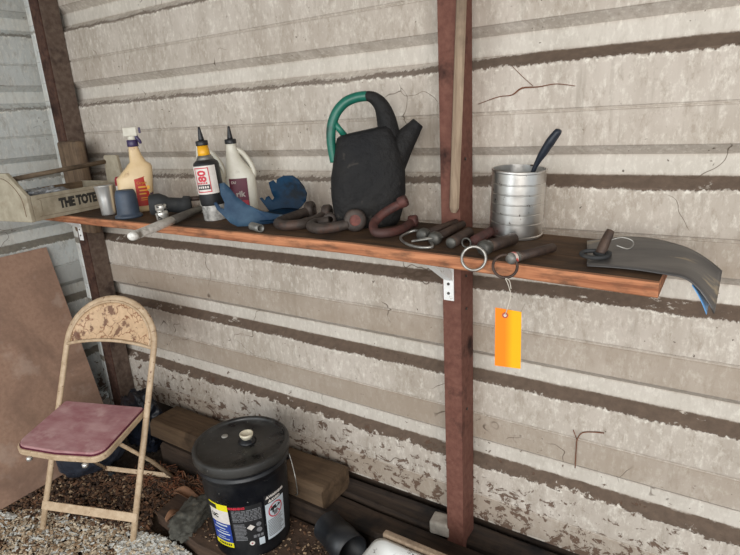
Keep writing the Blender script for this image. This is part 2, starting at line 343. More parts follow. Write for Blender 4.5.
def grid(bm, fn, nu, nv, thick=None):
    """fn(u,v)->Vector, u,v in 0..1; optional thickness along the normal (closed shell)"""
    V = [[Vector(fn(i/nu, j/nv)) for j in range(nv+1)] for i in range(nu+1)]
    def nrm(i, j):
        a = V[min(i+1, nu)][j]-V[max(i-1, 0)][j]; b = V[i][min(j+1, nv)]-V[i][max(j-1, 0)]; return a.cross(b).normalized()
    A = [[bm.verts.new(V[i][j]) for j in range(nv+1)] for i in range(nu+1)]
    for i in range(nu):
        for j in range(nv): bm.faces.new((A[i][j], A[i+1][j], A[i+1][j+1], A[i][j+1]))
    if thick:
        B = [[bm.verts.new(V[i][j]-nrm(i, j)*thick) for j in range(nv+1)] for i in range(nu+1)]
        for i in range(nu):
            for j in range(nv): bm.faces.new((B[i][j], B[i][j+1], B[i+1][j+1], B[i+1][j]))
        for i in range(nu):
            bm.faces.new((A[i][0], B[i][0], B[i+1][0], A[i+1][0])); bm.faces.new((A[i][nv], A[i+1][nv], B[i+1][nv], B[i][nv]))
        for j in range(nv):
            bm.faces.new((A[0][j], A[0][j+1], B[0][j+1], B[0][j])); bm.faces.new((A[nu][j], B[nu][j], B[nu][j+1], A[nu][j+1]))
def text(name, body, size, mat, parent, mt, wrap=None, bold=0, depth=.0004, shear=0):
    cu = bpy.data.curves.new(name, 'FONT'); cu.body = body; cu.size = size; cu.align_x = 'CENTER'; cu.align_y = 'CENTER'; cu.offset = bold; cu.extrude = depth; cu.shear = shear; cu.resolution_u = 3
    tmp = bpy.data.objects.new('tmp', cu); C.objects.link(tmp)
    dg = bpy.context.evaluated_depsgraph_get(); dg.update()
    me = bpy.data.meshes.new_from_object(tmp.evaluated_get(dg)); bpy.data.objects.remove(tmp)
    me.name = name; me.materials.clear(); me.materials.append(M[mat])
    if wrap:
        for v in me.vertices: v.co = wrap(v.co)
    else: me.transform(mt)
    o = bpy.data.objects.new(name, me); C.objects.link(o); o.parent = parent; return o
def T(*a): return Matrix.Translation(a)
def RX(a): return Matrix.Rotation(a, 4, 'X')
def RY(a): return Matrix.Rotation(a, 4, 'Y')
def RZ(a): return Matrix.Rotation(a, 4, 'Z')
def shz(x): return 1.188 if x < -.8 else 1.188-(x+.8)/.7*.019      # height of the shelf top

# ------------------------------------------------------------------ setting
GZ = -.02
b = nb()
def gfn(u, v):
    x = -3.2+u*6.2; y = -6+v*6.6
    z = GZ + .018*mnoise.noise(Vector((x*2.3, y*2.3, 0))) + .006*mnoise.noise(Vector((x*11, y*11, 4)))
    return (x, y, min(z, -.004))
grid(b, gfn, 150, 150, .05)
struct('floor', b, 'soil', smooth=True)
struct('terrain_outside', bx((0, -14, -.06), (40, 16, .04)), 'gravel_far')

def panel(axis, u0, u1, inner_sign, zlo, zhi):
    """ribbed metal sheet; profile repeated every .305 m"""
    pr = []
    k = 8
    zs = []
    for i in range(-1, 9):
        z0 = 1.8945-.305*i
        for u, d in ((0, 0), (.026, .031), (.077, .031), (.101, 0), (.183, 0), (.186, .0045), (.190, .0045), (.194, 0)):
            z = z0+u
            if zlo < z < zhi: zs.append((z, d))
    zs.sort(); zs = [(zlo, 0)]+zs+[(zhi, 0)]
    b = nb(); nu = 40; t = .0035
    def mk(s, d, z): return (s, d, z) if axis == 'x' else (inner_sign-d, s, z)
    prev = None
    for i in range(nu+1):
        s = u0+(u1-u0)*i/nu
        A = [b.verts.new(mk(s, d, z)) for z, d in zs]; B = [b.verts.new(mk(s, d+t, z)) for z, d in zs]
        if prev:
            PA, PB = prev
            for j in range(len(zs)-1):
                b.faces.new((PA[j], A[j], A[j+1], PA[j+1])); b.faces.new((PB[j+1], B[j+1], B[j], PB[j]))
            b.faces.new((PA[0], PB[0], B[0], A[0])); b.faces.new((PA[-1], A[-1], B[-1], PB[-1]))
        if i in (0, nu):
            for j in range(len(zs)-1): b.faces.new((A[j], A[j+1], B[j+1], B[j]))
        prev = (A, B)
    return b
struct('wall_back', panel('x', -2.738, 1.9, 0, .158, 2.7), 'wall')
struct('wall_left', panel('y', -3.2, .036, -2.70, .10, 2.7), 'wall_left')
struct('ceiling', bx((-.4, -1.3, 2.73), (4.8, 2.9, .03)), 'roof')

# base girt and base trim angle under the sheet
b = nb(); box(b, (-.4, .052, .139), (4.5, .02, .05)); box(b, (-.4, .075, .08), (4.5, .03, .16)); struct('trim_1', b, 'sill')
# light trim strip in the corner
b = nb(); prism(b, [(-2.598, -.001), (-2.562, -.001), (-2.562, -.086), (-2.566, -.090), (-2.598, -.086)], .1, 2.7, axis='z'); struct('trim_2', b, 'wall_left')

# steel posts : channel sections
def post(x0, x1, mat, label):
    t = thing('steel_post', label, 'post', ((x0+x1)/2, -.045, 0)); cx = (x0+x1)/2; w_ = (x1-x0)/2
    b = nb(); th = .006
    poly = [(-w_, -.045), (w_, -.045), (w_, .043), (w_-.03, .043), (w_-.03, .037), (w_-th, .037), (w_-th, -.039), (-w_+th, -.039), (-w_+th, .043), (-w_, .043)]
    prism(b, poly, -.03, 2.7, axis='z'); link('channel', b, mat, t, bevel=.0015)
    return t
pr_ = post(-.674, -.617, 'post', 'reddish brown steel post behind the middle of the shelf')
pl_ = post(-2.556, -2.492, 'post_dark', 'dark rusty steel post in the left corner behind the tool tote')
for z in (1.03, .93, 1.36, .60):
    b = nb(); lathe(b, [(0.0005, 0), (.004, .001), (.0045, .003), (.0005, .0045)], 10, T(.0285, -.01, z) @ RY(PI/2)); link('rivet', b, 'screw', pr_, smooth=True)
b = nb(); box(b, (.0335, .002, 1.335), (.003, .080, 2.72)); link('lit_side_plate', b, 'post_lit_side', pl_, bevel=.001)  # added plate that paints the post's right side as the lit one
for z in (1.84, 1.53, .93, 1.23):
    b = nb(); box(b, (.054, .060, z), (.038, .026, .072)); link('gap_shade_block', b, 'tarp', pl_, bevel=.010)  # added black boxes painting the shade in the gaps between post and channels
# wooden block on left post
tag(link('wooden_block', bx((-2.423, -.111, 1.245), (.155, .040, .40)), 'block', bevel=.010), 'worn wooden block fixed upright on the left steel post', 'wood block')
# lath leaning in the post
b = nb(); tube(b, [(-.583, -.118, 2.6), (-.588, -.116, 1.9), (-.627, -.106, 1.235), (-.629, -.106, 1.222)], [.0072, .0072, .0075, .004], 8, flat=1.9)
tag(link('wooden_lath', b, 'slat', smooth=False), 'thin weathered wooden lath standing against the middle steel post', 'lath')

# ------------------------------------------------------------------ shelf and brackets
b = nb(); n_ = 72; pv = None
for i in range(n_+1):
    x = -2.475 + (2.475-.095)*i/n_; z = shz(x); th = .027+.006*(i/n_)
    jx = .0015*mnoise.noise(Vector((x*9, 0, 0)))
    fy = -.375+jx+max(0, -2.29-x)*1.15
    ring = [b.verts.new(p) for p in ((x, -.092, z-th), (x, -.092, z), (x, fy+.003, z), (x, fy, z-.003), (x, fy, z-th+.003), (x, fy+.003, z-th))]
    if pv:
        for k in range(6): b.faces.new((pv[k], ring[k], ring[(k+1) % 6], pv[(k+1) % 6]))
    else: b.faces.new(ring)
    pv = ring
b.faces.new(pv[::-1])
tag(link('shelf_board', b, 'shelf'), 'long rough orange-brown wooden board serving as the wall shelf', 'shelf')

def bracket(x, zt, label, yb, wd=.026, yl=.20, vl=.13, bl=.17):
    t = thing('shelf_bracket', label, 'bracket', (x, yb, zt))
    b = nb(); poly = [(0, 0), (-yl, 0), (-yl, -.003), (-.03, -.003), (-.018, -.006), (-.008, -.016), (-.004, -.03), (-.004, -vl), (0, -vl)]
    prism(b, [(u, v) for u, v in poly], -wd/2, wd/2, axis='x'); link('angle_plate', b, 'bracket', t, bevel=.001)
    b = nb(); prism(b, [(-.001, -bl*.70-.014), (-bl, -.022), (-bl, -.003), (-bl+.022, -.003), (-.001, -bl*.70+.008)], -wd*.42, wd*.42, axis='x'); link('brace', b, 'bracket', t)
    for z in (-vl+.022, -vl+.05):
        b = nb(); lathe(b, [(.0003, 0), (.0045, .0), (.004, .002), (.0003, .003)], 12, T(0, -.004, z) @ RX(PI/2)); link('screw', b, 'screw', t, smooth=True)
    return t
bracket(-.653, shz(-.653)-.0315, 'white enamelled steel bracket on the middle reddish post', -.0905, .032, .22, .19, .168)
bracket(-2.450, shz(-2)-.0275, 'white steel bracket on the wooden block at the left end', -.1315, .028, .12, .15, .115)

# ------------------------------------------------------------------ floor timber
def timber(name, x0, x1, y0, y1, z0, z1, mat, label, cat, seed, jag=.006, bev=.012):
    b = nb(); n_ = 30; pv = None
    for i in range(n_+1):
        x = x0+(x1-x0)*i/n_; q = lambda k: jag*mnoise.noise(Vector((x*3.1, k*3.7, seed)))
        pts = []
        c = bev
        for k, (y, z) in enumerate(((y0+c, z0), (y1-c, z0), (y1, z0+c), (y1, z1-c), (y1-c, z1), (y0+c, z1), (y0, z1-c), (y0, z0+c))):
            pts.append(b.verts.new((x, y+q(k), z+q(k+20))))
        if pv:
            for k in range(8): b.faces.new((pv[k], pts[k], pts[(k+1) % 8], pv[(k+1) % 8]))
        else: b.faces.new(pts)
        pv = pts
    b.faces.new(pv[::-1])
    return tag(link(name, b, mat), label, cat)
timber('wooden_sill', -2.10, 1.4, -.066, .035, -.03, .108, 'sill', 'dark damp sill timber running under the ribbed back wall', 'timber', 1)
timber('wooden_plank', -2.06, 1.3, -.188, -.078, -.03, .106, 'sill', 'low dirty timber on the floor in front of the sill', 'timber', 2, .008)
timber('wooden_beam', -2.11, -1.12, -.190, -.022, .114, .206, 'beam', 'thick old grey-brown beam lying on the floor behind the black pail', 'beam', 3, .008, .016)
b = nb(); prism(b, [(-1.76, -.445), (-1.48, -.480), (-.83, -.455), (-.83, -.198), (-1.80, -.198)], -.016, .038, axis='z')
tag(link('floor_plank', b, 'plank', bevel=.003), 'flat brown floor plank under the black pail', 'plank')
tag(link('rubble_block', bx((-.70, -.003-.06, .136), (.085, .06, .05), RZ(.1)), 'gravel_far', bevel=.008), 'small grey concrete scrap on the sill beside the post', 'concrete scrap')

# ------------------------------------------------------------------ hardboard sheet against left wall
def hb(u, v):
    y = -.185 - u*1.1; h = v*1.0
    # lean from floor (x=-2.40) to wall (x=-2.688)
    return (-2.405-.278*v - .012*math.sin(PI*v)*0 , y - .012*(1-v) + (.012*math.sin(u*9) if v < .01 else 0)*0, .002+.968*v)
b = nb(); grid(b, hb, 16, 16, .006)
tag(link('hardboard_sheet', b, 'hardboard'), 'tan hardboard sheet leaning against the left wall', 'board')

# ------------------------------------------------------------------ folding chair
ch = thing('folding_chair', 'old cream metal folding chair with a faded pink seat', 'chair', (-1.937, -.637, -.002), .332)
LEAN = .452; W2 = .205
def up(a, l, o=0): return Vector((a, l*math.sin(LEAN)+o*math.cos(LEAN), l*math.cos(LEAN)-o*math.sin(LEAN)))
# local: +y is backwards (b = -y)
arch = [up(-W2, 0), up(-W2, .3), up(-W2, .60), up(-W2, .72)]
arch += [up(-W2*math.cos(a), .735+.185*math.sin(a)) for a in [PI*k/16 for k in range(0, 17)]]
arch += [up(W2, .72), up(W2, .60), up(W2, .3), up(W2, 0)]
b = nb(); tube(b, arch, .0125, 12, flat=.75); link('frame_tube', b, 'cream_metal', ch, smooth=True)
# second rim of arch (rear lip)
b = nb(); tube(b, [up(-(W2-.014)*math.cos(a), .735+.171*math.sin(a), -.006) for a in [PI*k/24 for k in range(0, 25)]], .005, 8); link('arch_rim', b, 'cream_metal', ch, smooth=True)
b = nb()
def bk(u, v):
    a = (u*2-1); ww = W2-.016; x = a*ww
    top = .735+.168*math.sqrt(max(0, 1-(a*.999)**2)); bot = .728+.022*(1-a*a)
    l = bot+(max(top, bot+.002)-bot)*v
    return up(x, l, .016*(1-a*a)*(math.sin(PI*min(1, v+.15)))*.8-.004)
grid(b, bk, 32, 12, .0025); link('backrest', b, 'backrest', ch, smooth=True)
b = nb(); tube(b, [up(a*(W2-.006), .726+.022*(1-a*a), -.004) for a in [k/10-1 for k in range(21)]], .007, 8); link('backrest_lower_rim', b, 'cream_metal', ch, smooth=True)
# seat : cream pan + pink pad ; y from -.045 (front) to .20 (rear)
def seat_poly(yf, yr, wf, wr, r):
    P = [(-wr, yr), (wr, yr), (wr, yr-.02)]
    P += [(wf-r+r*math.cos(t), yf+r-r*math.sin(t)) for t in [PI/2*k/6 for k in range(7)]]
    P += [(0, yf-.008)]
    P += [(-wf+r-r*math.sin(t), yf+r-r*math.cos(t)) for t in [PI/2*k/6 for k in range(7)]]
    P += [(-wr, yr-.02)]
    return P
SM = T(0, 0, .402) @ RX(.14)
b = nb(); prism(b, seat_poly(-.048, .232, .192, .188, .05), -.024, 0, SM, 'z'); link('seat_pan', b, 'cream_metal', ch, bevel=.004)
b = nb(); prism(b, seat_poly(-.037, .226, .182, .180, .045), 0.0005, .012, SM, 'z'); link('seat_pad', b, 'pink', ch, bevel=.005)
b = nb(); prism(b, seat_poly(-.041, .228, .186, .184, .047), 0.000, .004, SM, 'z'); link('seat_piping', b, 'maroon', ch)
for s in (-1, 1):
    b = nb(); tube(b, [(s*.178, .07, .378), (s*.172, .22, .20), (s*.165, .355, .012)], .0125, 8, flat=.5); link('rear_leg', b, 'cream_metal', ch, smooth=True)
    b = nb(); lathe(b, [(.016, 0), (.016, .014), (.012, .016)], 12, T(s*.165, .357, -.001)); link('foot_cap', b, 'rubber', ch)
    b = nb(); lathe(b, [(.004, -.012), (.010, -.011), (.011, 0), (.004, .003)], 12, T(s*.12, -.045, .368)); link('glide_stud', b, 'steel', ch, smooth=True)
b = nb(); box(b, (0, .328, .050), (.33, .006, .020), RX(-.5)); link('rear_crossbar', b, 'cream_metal', ch, bevel=.003)
b = nb(); m_ = T(0, math.sin(LEAN)*.095-.008, math.cos(LEAN)*.095) @ RX(-LEAN); box(b, (0, 0, 0), (.432, .005, .034), None); bmesh.ops.transform(b, matrix=m_, verts=b.verts); link('front_crossbar', b, 'cream_metal', ch, bevel=.003)

# ------------------------------------------------------------------ dark bags and tarp behind the chair
def blob(name, c, s, mat, seed, rz=0, amp=.12, fr=2.2, sub=5, flat=1, power=.75):
    b = nb(); bmesh.ops.create_icosphere(b, subdivisions=sub, radius=1)
    for v in b.verts:
        d = v.co.normalized(); p = Vector([math.copysign(abs(k)**power, k) for k in d])
        nn = mnoise.fractal(d*fr+Vector((seed, seed, 0)), .8, 2.0, 5); p *= 1+amp*nn
        v.co = Vector((p.x*s[0], p.y*s[1], max(-1, p.z)*s[2]))
    return link(name, b, mat, smooth=True, loc=c, rot=(0, 0, rz))
tag(blob('vinyl_cushion', (-2.315, -.368, .105), (.066, .140, .115), 'bag', 3.3, -.30, .10, 1.6), 'dark blue-grey vinyl cushion slumped on the floor under the chair', 'cushion')
tag(blob('plastic_sheet', (-2.235, -.145, .150), (.108, .060, .15), 'tarp', 8.1, .0, .20, 2.6), 'crumpled black plastic sheet heaped in the left corner behind the chair', 'plastic sheet')
tag(blob('rag', (-1.60, -.40, .045), (.062, .100, .045), 'rag', 5.2, .3, .22, 2.0), 'dirty grey rag crumpled on the floor left of the black pail', 'rag')

# ------------------------------------------------------------------ pail
PZ = 0.0
pail = thing('pail', 'black plastic pail with cream spout cap and warning labels', 'pail', (-1.348, -.328, .0395), math.radians(49.7))
pail.scale = (.97, .97, .97)
def pr(z): return .139+.018*z/.35
b = nb(); lathe(b, [(.001, .004), (.134, .004), (.139, 0), (.139, .006)]+[(pr(z), z) for z in (.05, .1, .15, .2, .25, .30, .325)]+[(.165, .328), (.166, .335), (.160, .338), (.160, .35), (.167, .352), (.167, .358), (.158, .360), (.158, .372)], 64); link('body', b, 'pail', pail, smooth=True)
b = nb(); lathe(b, [(.150, .356), (.170, .356), (.1725, .362), (.1725, .386), (.169, .393), (.160, .394), (.156, .388), (.154, .380), (.06, .382), (.001, .382)], 64)
lid = link('lid', b, 'lid', pail, smooth=True)
spx, spy = .022, .006
b = nb(); lathe(b, [(.033, .380), (.033, .386), (.026, .388), (.024, .396), (.001, .396)], 32, T(spx, spy, 0)); link('spout_base', b, 'pail', lid, smooth=True)
b = nb(); lathe(b, [(.019, .394), (.0195, .404), (.024, .405), (.0245, .414), (.0215, .4155), (.0205, .411), (.001, .411)], 32, T(spx, spy, 0)); link('spout_cap', b, 'cap_cream', lid, smooth=True)
b = nb(); lathe(b, [(.012, .381), (.012, .385), (.010, .3862), (.001, .3862)], 20, T(-.055, .068, 0)); link('vent_plug', b, 'grey_disc', lid, smooth=True)
# bail ear + wire handle on the right
b = nb(); box(b, (.157, .02, .285), (.016, .03, .04)); link('ear', b, 'pail', pail, bevel=.005)
b = nb(); tube(b, catmull([(.166, .02, .285), (.172, .0, .25), (.176, -.03, .20), (.178, -.02, .13), (.172, .02, .10), (.166, .07, .11)]), .0022, 6); link('bail_handle', b, 'wire', pail, smooth=True)
# labels wrapped on the body. angle measured from camera-facing direction (local -y), + to the right
def cyl(a, z, off=.0008): r = pr(z)+off; return Vector((r*math.sin(a), -r*math.cos(a), z))
def patch(name, a0, a1, z0, z1, mat, off=.0008):
    b = nb(); nu = max(2, int(abs(a1-a0)/.05)); grid(b, lambda u, v: cyl(math.radians(a0+(a1-a0)*u), z0+(z1-z0)*v, off), nu, 2); return link(name, b, mat, pail)
def pwrap(a, z, off=.0016, r=.148):
    a = math.radians(a)
    return lambda co: cyl(a+co.x/r, z+co.y, off+co.z)
Z0, Z1 = .050, .240
LA, LB = -64, -31
patch('front_label', LA, LB, .205, .232, 'film_label_y'); patch('front_label_white', LA, LB, .150, .205, 'label_white'); patch('front_label_blue', LA, LB, .068, .150, 'label_blue'); patch('front_label_base', LA, LB, .047, .068, 'film_label_y')
patch('front_label_brand', LA, -49, .207, .226, 'ink', .0014)
text('label_print', 'UC', .022, 'ink', pail, None, pwrap(-54, .178), .0008)
for z, a0, a1, hh in ((.138, -56, -36, .006), (.124, -60, -40, .004), (.113, -52, -36, .003), (.101, -58, -34, .005), (.088, -55, -42, .003), (.079, -58, -36, .003)): patch('print_line', a0, a1, z, z+hh, 'label_lt', .0013)
for k in range(7): patch('print_block', -57+k*3.4, -54.6+k*3.4, .053, .062, 'ink', .0013)
patch('safety_label', -28, 15, .047, .228, 'ink', .0006)
text('label_print', 'WARNING', .012, 'label_red', pail, None, pwrap(-19, .221), .0008)
random.seed(3)
for z in [.207-.0062*k for k in range(8)]:
    a = -26
    while a < 12:
        ww = random.uniform(3, 9); patch('print_line', a, min(a+ww, 13), z, z+.0036, 'label_grey', .0013); a += ww+1.2
for z in [.150-.0062*k for k in range(12)]:
    patch('print_line', -26, -26+random.uniform(12, 17), z, z+.0036, 'label_grey', .0013)
def shape(name, a, z, poly, mat, off=.0016):
    b = nb(); vs_ = [b.verts.new(cyl(math.radians(a)+x/.148, z+y, off)) for x, y in poly]; b.faces.new(vs_); return link(name, b, mat, pail)
def disc(r, n=20): return [(r*math.cos(2*PI*k/n), r*math.sin(2*PI*k/n)) for k in range(n)]
shape('hazard_diamond', -3, .135, [(-.014, 0), (0, .013), (.014, 0), (0, -.013)], 'label_white')
shape('hazard_symbol', 8, .142, disc(.009), 'label_grey'); shape('hazard_symbol', 8, .118, disc(.010), 'label_grey')
for k in range(3):
    shape('hazard_symbol', 1+k*5, .093, [(-.005, -.006), (.005, -.006), (.005, .006), (-.005, .006)], 'label_grey')
shape('round_mark', -4, .066, disc(.0095), 'label_white'); shape('round_mark_center', -4, .066, disc(.003), 'maroon_red', .002)
patch('small_white_panel', 6, 14, .050, .080, 'label_lt', .0012)
patch('child_warning_label', 19, 52, .055, .206, 'label_lt')
patch('child_warning_header', 18.5, 52.5, .206, .245, 'ink', .0006)
text('label_print', '\u25b2WARNING', .0135, 'label_white', pail, None, pwrap(36, .233), .0007)
text('label_print', '\u25b2AVISO', .0135, 'label_white', pail, None, pwrap(34, .215), .0007)
# prohibition picture: child leaning into a bucket
ring = [(.031*math.cos(2*PI*k/32), .031*math.sin(2*PI*k/32)) for k in range(32)]; rin = [(x*.86, y*.86) for x, y in ring]
b = nb(); A = [b.verts.new(cyl(math.radians(35)+x/.148, .170+y, .0020)) for x, y in ring]; B = [b.verts.new(cyl(math.radians(35)+x/.148, .170+y, .0020)) for x, y in rin]
for k in range(32): b.faces.new((A[k], A[(k+1) % 32], B[(k+1) % 32], B[k]))
link('warning_ring', b, 'label_red', pail)
shape('warning_figure', 35, .172, [(-.024, .0), (-.020, .010), (-.006, .016), (.010, .014), (.022, .010), (.024, .004), (.010, .002), (.002, -.002), (-.006, .002), (-.010, -.012), (-.015, -.012), (-.015, .0)], 'ink', .0014)
shape('warning_figure', 35, .172, [(-.012, -.008), (.010, -.004), (.007, -.024), (-.008, -.026)], 'label_grey', .0012)
shape('warning_bar', 35, .170, [(-.022, .019), (-.019, .022), (.022, -.019), (.019, -.022)], 'label_red', .0022)
for k in range(11): patch('print_line', 21, 49-random.uniform(0, 6), .133-k*.0066, .1362-k*.0066, 'label_grey', .0013)

# ------------------------------------------------------------------ drain pipe, basin
b = nb()
d = Vector((.93, -.36, 0)).normalized(); c0 = Vector((-.985, -.262, .0965))
q = d.to_track_quat('Z', 'Y').to_matrix().to_4x4()
lathe(b, [(.055, -.10), (.055, -.03), (.0575, -.028), (.0575, .06), (.053, .06), (.053, -.09), (.05, -.10)], 40, T(*c0) @ q, cap=False)
tag(link('drain_pipe', b, 'black_pipe', smooth=True), 'short piece of black plastic drain pipe lying on the floor', 'pipe')
basin = thing('basin', 'dirty white enamel basin at the bottom edge of the photo', 'basin', (-.50, -.49, 0))
bw, bd, bh = .30, .175, .245
def rr(w_, d_, r, z, n=6):
    P = []
    for cx, cy, a0 in ((w_-r, d_-r, 0), (-w_+r, d_-r, PI/2), (-w_+r, -d_+r, PI), (w_-r, -d_+r, 1.5*PI)):
        for k in range(n+1): a = a0+PI/2*k/n; P.append((cx+r*math.cos(a), cy+r*math.sin(a), z))
    return P
b = nb(); rings = [[b.verts.new(p) for p in rr(*a)] for a in ((.24, .13, .05, 0), (.27, .16, .04, .22), (bw, bd, .03, .235), (bw, bd, .03, bh), (bw-.012, bd-.012, .025, bh+.003), (bw-.035, bd-.035, .03, bh-.008), (.25, .125, .05, .06), (.22, .10, .05, .045))]
for a, c in zip(rings, rings[1:]):
    n_ = len(a)
    for k in range(n_): b.faces.new((a[k], a[(k+1) % n_], c[(k+1) % n_], c[k]))
b.faces.new(rings[0][::-1]); b.faces.new(rings[-1]); link('bowl', b, 'enamel', basin, smooth=True)
b = nb(); lathe(b, [(.001, .047), (.022, .047), (.022, .049), (.001, .049)], 20); link('drain', b, 'tin_dark', basin)
tag(link('wooden_batten', bx((-.46, -.295, .120), (.66, .022, .262)), 'slat', bevel=.004), 'thin brown board standing on edge behind the white basin', 'board')

# ------------------------------------------------------------------ watering can
az = math.radians(33.7)
wc = thing('watering_can', 'black dirt-caked watering can with a green arched handle', 'watering can', (-.866, -.170, shz(-.866)), az)
secs = [(0, -.080, .082, .055), (.012, -.088, .090, .062), (.05, -.096, .102, .070), (.09, -.098, .109, .072), (.14, -.094, .112, .070), (.19, -.084, .104, .064), (.225, -.076, .090, .056), (.243, -.071, .080, .050), (.250, -.062, .070, .042)]
b = nb(); rings = []
SEG = 40
for z, xl, xr, dp in secs:
    cx, w_ = (xl+xr)/2, (xr-xl)/2; ring = []
    for k in range(SEG):
        a = 2*PI*k/SEG; ca, sa = math.cos(a), math.sin(a); p = .62
        x = cx+w_*math.copysign(abs(ca)**p, ca); y = dp*math.copysign(abs(sa)**p, sa)
        zz = z + (.022*(x-xl)/(xr-xl)*max(0, (z-.12)/.14))
        nn = mnoise.noise(Vector((x*30, y*30, z*30)))*.003
        ring.append(b.verts.new((x+ca*nn, y+sa*nn, zz)))
    rings.append(ring)
for a, c in zip(rings, rings[1:]):
    for k in range(SEG): b.faces.new((a[k], a[(k+1) % SEG], c[(k+1) % SEG], c[k]))
b.faces.new(rings[0][::-1]); b.faces.new(rings[-1]); link('body', b, 'caked', wc, smooth=True)
b = nb(); sp = [(.030, 0, .125), (.060, 0, .165), (.090, 0, .202), (.118, 0, .233), (.143, 0, .262), (.152, 0, .272)]
rg = tube(b, catmull(sp, 5), [.066, .056, .043, .030, .020, .0165], 20, cap=False)
b.faces.new(rg[0][::-1]); e = rg[-1]; cc = Vector((0, 0, 0))
for v in e: cc += v.co/len(e)
inn = [b.verts.new(cc+(v.co-cc)*.7) for v in e]; dn = [b.verts.new(cc+(v.co-cc)*.65+Vector((-.018, 0, -.018))) for v in e]
for k in range(len(e)):
    k2 = (k+1) % len(e); b.faces.new((e[k], e[k2], inn[k2], inn[k])); b.faces.new((inn[k], inn[k2], dn[k2], dn[k]))
b.faces.new(dn); link('spout', b, 'caked', wc, smooth=True)
# handle: black riser on the right, green loop to the left
b = nb(); tube(b, catmull([(.072, 0, .235), (.066, 0, .285), (.054, 0, .322), (.034, 0, .343), (.012, 0, .350)], 5), [.038, .031, .024, .019, .0135], 16, flat=.85); link('handle_riser', b, 'caked', wc, smooth=True)
b = nb(); tube(b, catmull([(.016, 0, .349), (-.015, 0, .346), (-.045, 0, .334), (-.070, 0, .308), (-.085, 0, .270), (-.088, 0, .225), (-.084, 0, .180)], 6), [.0135, .0135, .0135, .0135, .0125, .011], 16); link('handle', b, 'green', wc, smooth=True)
b = nb(); tube(b, [(-.080, 0, .292), (-.064, 0, .268), (-.050, 0, .250)], .0085, 12); link('handle_brace', b, 'green', wc, smooth=True)

# ------------------------------------------------------------------ coffee can with handle
CANX = -.449
can = thing('tin_can', 'ribbed silver tin can without a lid', 'can', (CANX, -.132, shz(CANX)+.004), 0, rot=(math.radians(2), math.radians(3.5), 0))
prof = []
H = .163; r0 = .0640
prof = [(.001, .003), (.058, .003), (.062, 0), (r0+.002, .001), (r0+.002, .005), (r0, .007)]
for k in range(5):
    z = .038+k*.0235; prof += [(r0, z-.005), (r0, z-.0020), (r0-.0010, z-.0007), (r0-.0010, z+.0007), (r0, z+.0020), (r0, z+.005)]
prof += [(r0, H-.006), (r0+.002, H-.004), (r0+.002, H), (r0, H+.001), (r0-.002, H), (r0-.002, .01), (.001, .008)]
b = nb(); lathe(b, prof, 64); o = link('can_body', b, 'tin', can, smooth=True)
o.modifiers.new('e', 'EDGE_SPLIT').split_angle = .5
b = nb(); tube(b, catmull([(-.012, .006, .012), (.022, .006, .11), (.046, .004, .168), (.062, .002, .196), (.080, 0, .224), (.096, 0, .246), (.099, 0, .251)], 6), [.006, .006, .008, .0135, .0155, .0125, .006], 14, flat=.7)
hb_ = tag(link('brush_handle', b, 'navy', smooth=True, loc=(CANX, -.132, shz(CANX)+.004)), 'dark blue plastic handle sticking out of the tin can', 'handle')
# ------------------------------------------------------------------ sprayer bottle
sb = thing('spray_bottle', 'cream trigger spray bottle with a red label', 'spray bottle', (-1.862, -.228, shz(-2)), math.radians(56))
def super_loft(b, secs, p=.7, seg=36, wob=0):
    rings = []
    for z, cx, w_, dp in secs:
        rings.append([b.verts.new((cx+w_*math.copysign(abs(math.cos(2*PI*k/seg))**p, math.cos(2*PI*k/seg)), dp*math.copysign(abs(math.sin(2*PI*k/seg))**p, math.sin(2*PI*k/seg)), z)) for k in range(seg)])
    for a, c in zip(rings, rings[1:]):
        for k in range(seg): b.faces.new((a[k], a[(k+1) % seg], c[(k+1) % seg], c[k]))
    b.faces.new(rings[0][::-1]); b.faces.new(rings[-1])
b = nb(); super_loft(b, [(0, .004, .054, .034), (.006, .004, .058, .037), (.05, .008, .060, .038), (.11, .013, .062, .038), (.124, .014, .063, .038), (.134, .020, .058, .036), (.160, .034, .046, .032), (.170, .036, .040, .029), (.180, .034, .028, .025), (.205, .029, .0215, .021), (.232, .027, .0165, .0165), (.238, .027, .016, .016)], .6)
link('bottle', b, 'cream_bottle', sb, smooth=True)
b = nb(); lathe(b, [(.0185, 0), (.0195, .002), (.0195, .022), (.0175, .024)], 24, T(.027, 0, .234)); link('collar', b, 'purple', sb, smooth=True)
b = nb(); lathe(b, [(.015, .0), (.015, .018), (.012, .02)], 20, T(.028, 0, .257)); box(b, (.024, -.003, .286), (.046, .028, .032)); link('sprayer_head', b, 'white_plastic', sb, bevel=.007)
b = nb(); tube(b, catmull([(.040, -.006, .278), (.044, -.010, .264), (.052, -.012, .252), (.054, -.013, .243)], 4), [.007, .007, .006, .004], 8); link('trigger', b, 'purple', sb, smooth=True)
b = nb(); box(b, (.057, -.003, .290), (.008, .018, .020)); link('nozzle', b, 'purple', sb, bevel=.002)
def spl(x, z, off=.0012):  # front surface of bottle (superellipse)
    w_, dp, cx = .0595, .038, .012; a = max(-.99, min(.99, (x-cx)/w_))
    t = math.acos(math.copysign(abs(a)**(1/.75), a)); return Vector((x, -dp*abs(math.sin(t))**.75-off, z))
b = nb(); grid(b, lambda u, v: spl(.010+.044*u, .022+v*(.098+.010*u)), 10, 4, -.0006); link('label', b, 'red_label', sb)
b = nb(); grid(b, lambda u, v: spl(.0565+.010*u, .028+v*(.092)), 4, 4, -.0006); link('label_side', b, 'violet_label', sb)
for z, s_, sz in ((.106, 'Carpet', .0125),):
    text('label_print', s_, sz, 'amber', sb, None, (lambda zz: (lambda co: spl(.034+co.x, zz+co.y, .0024)))(z), .0003)
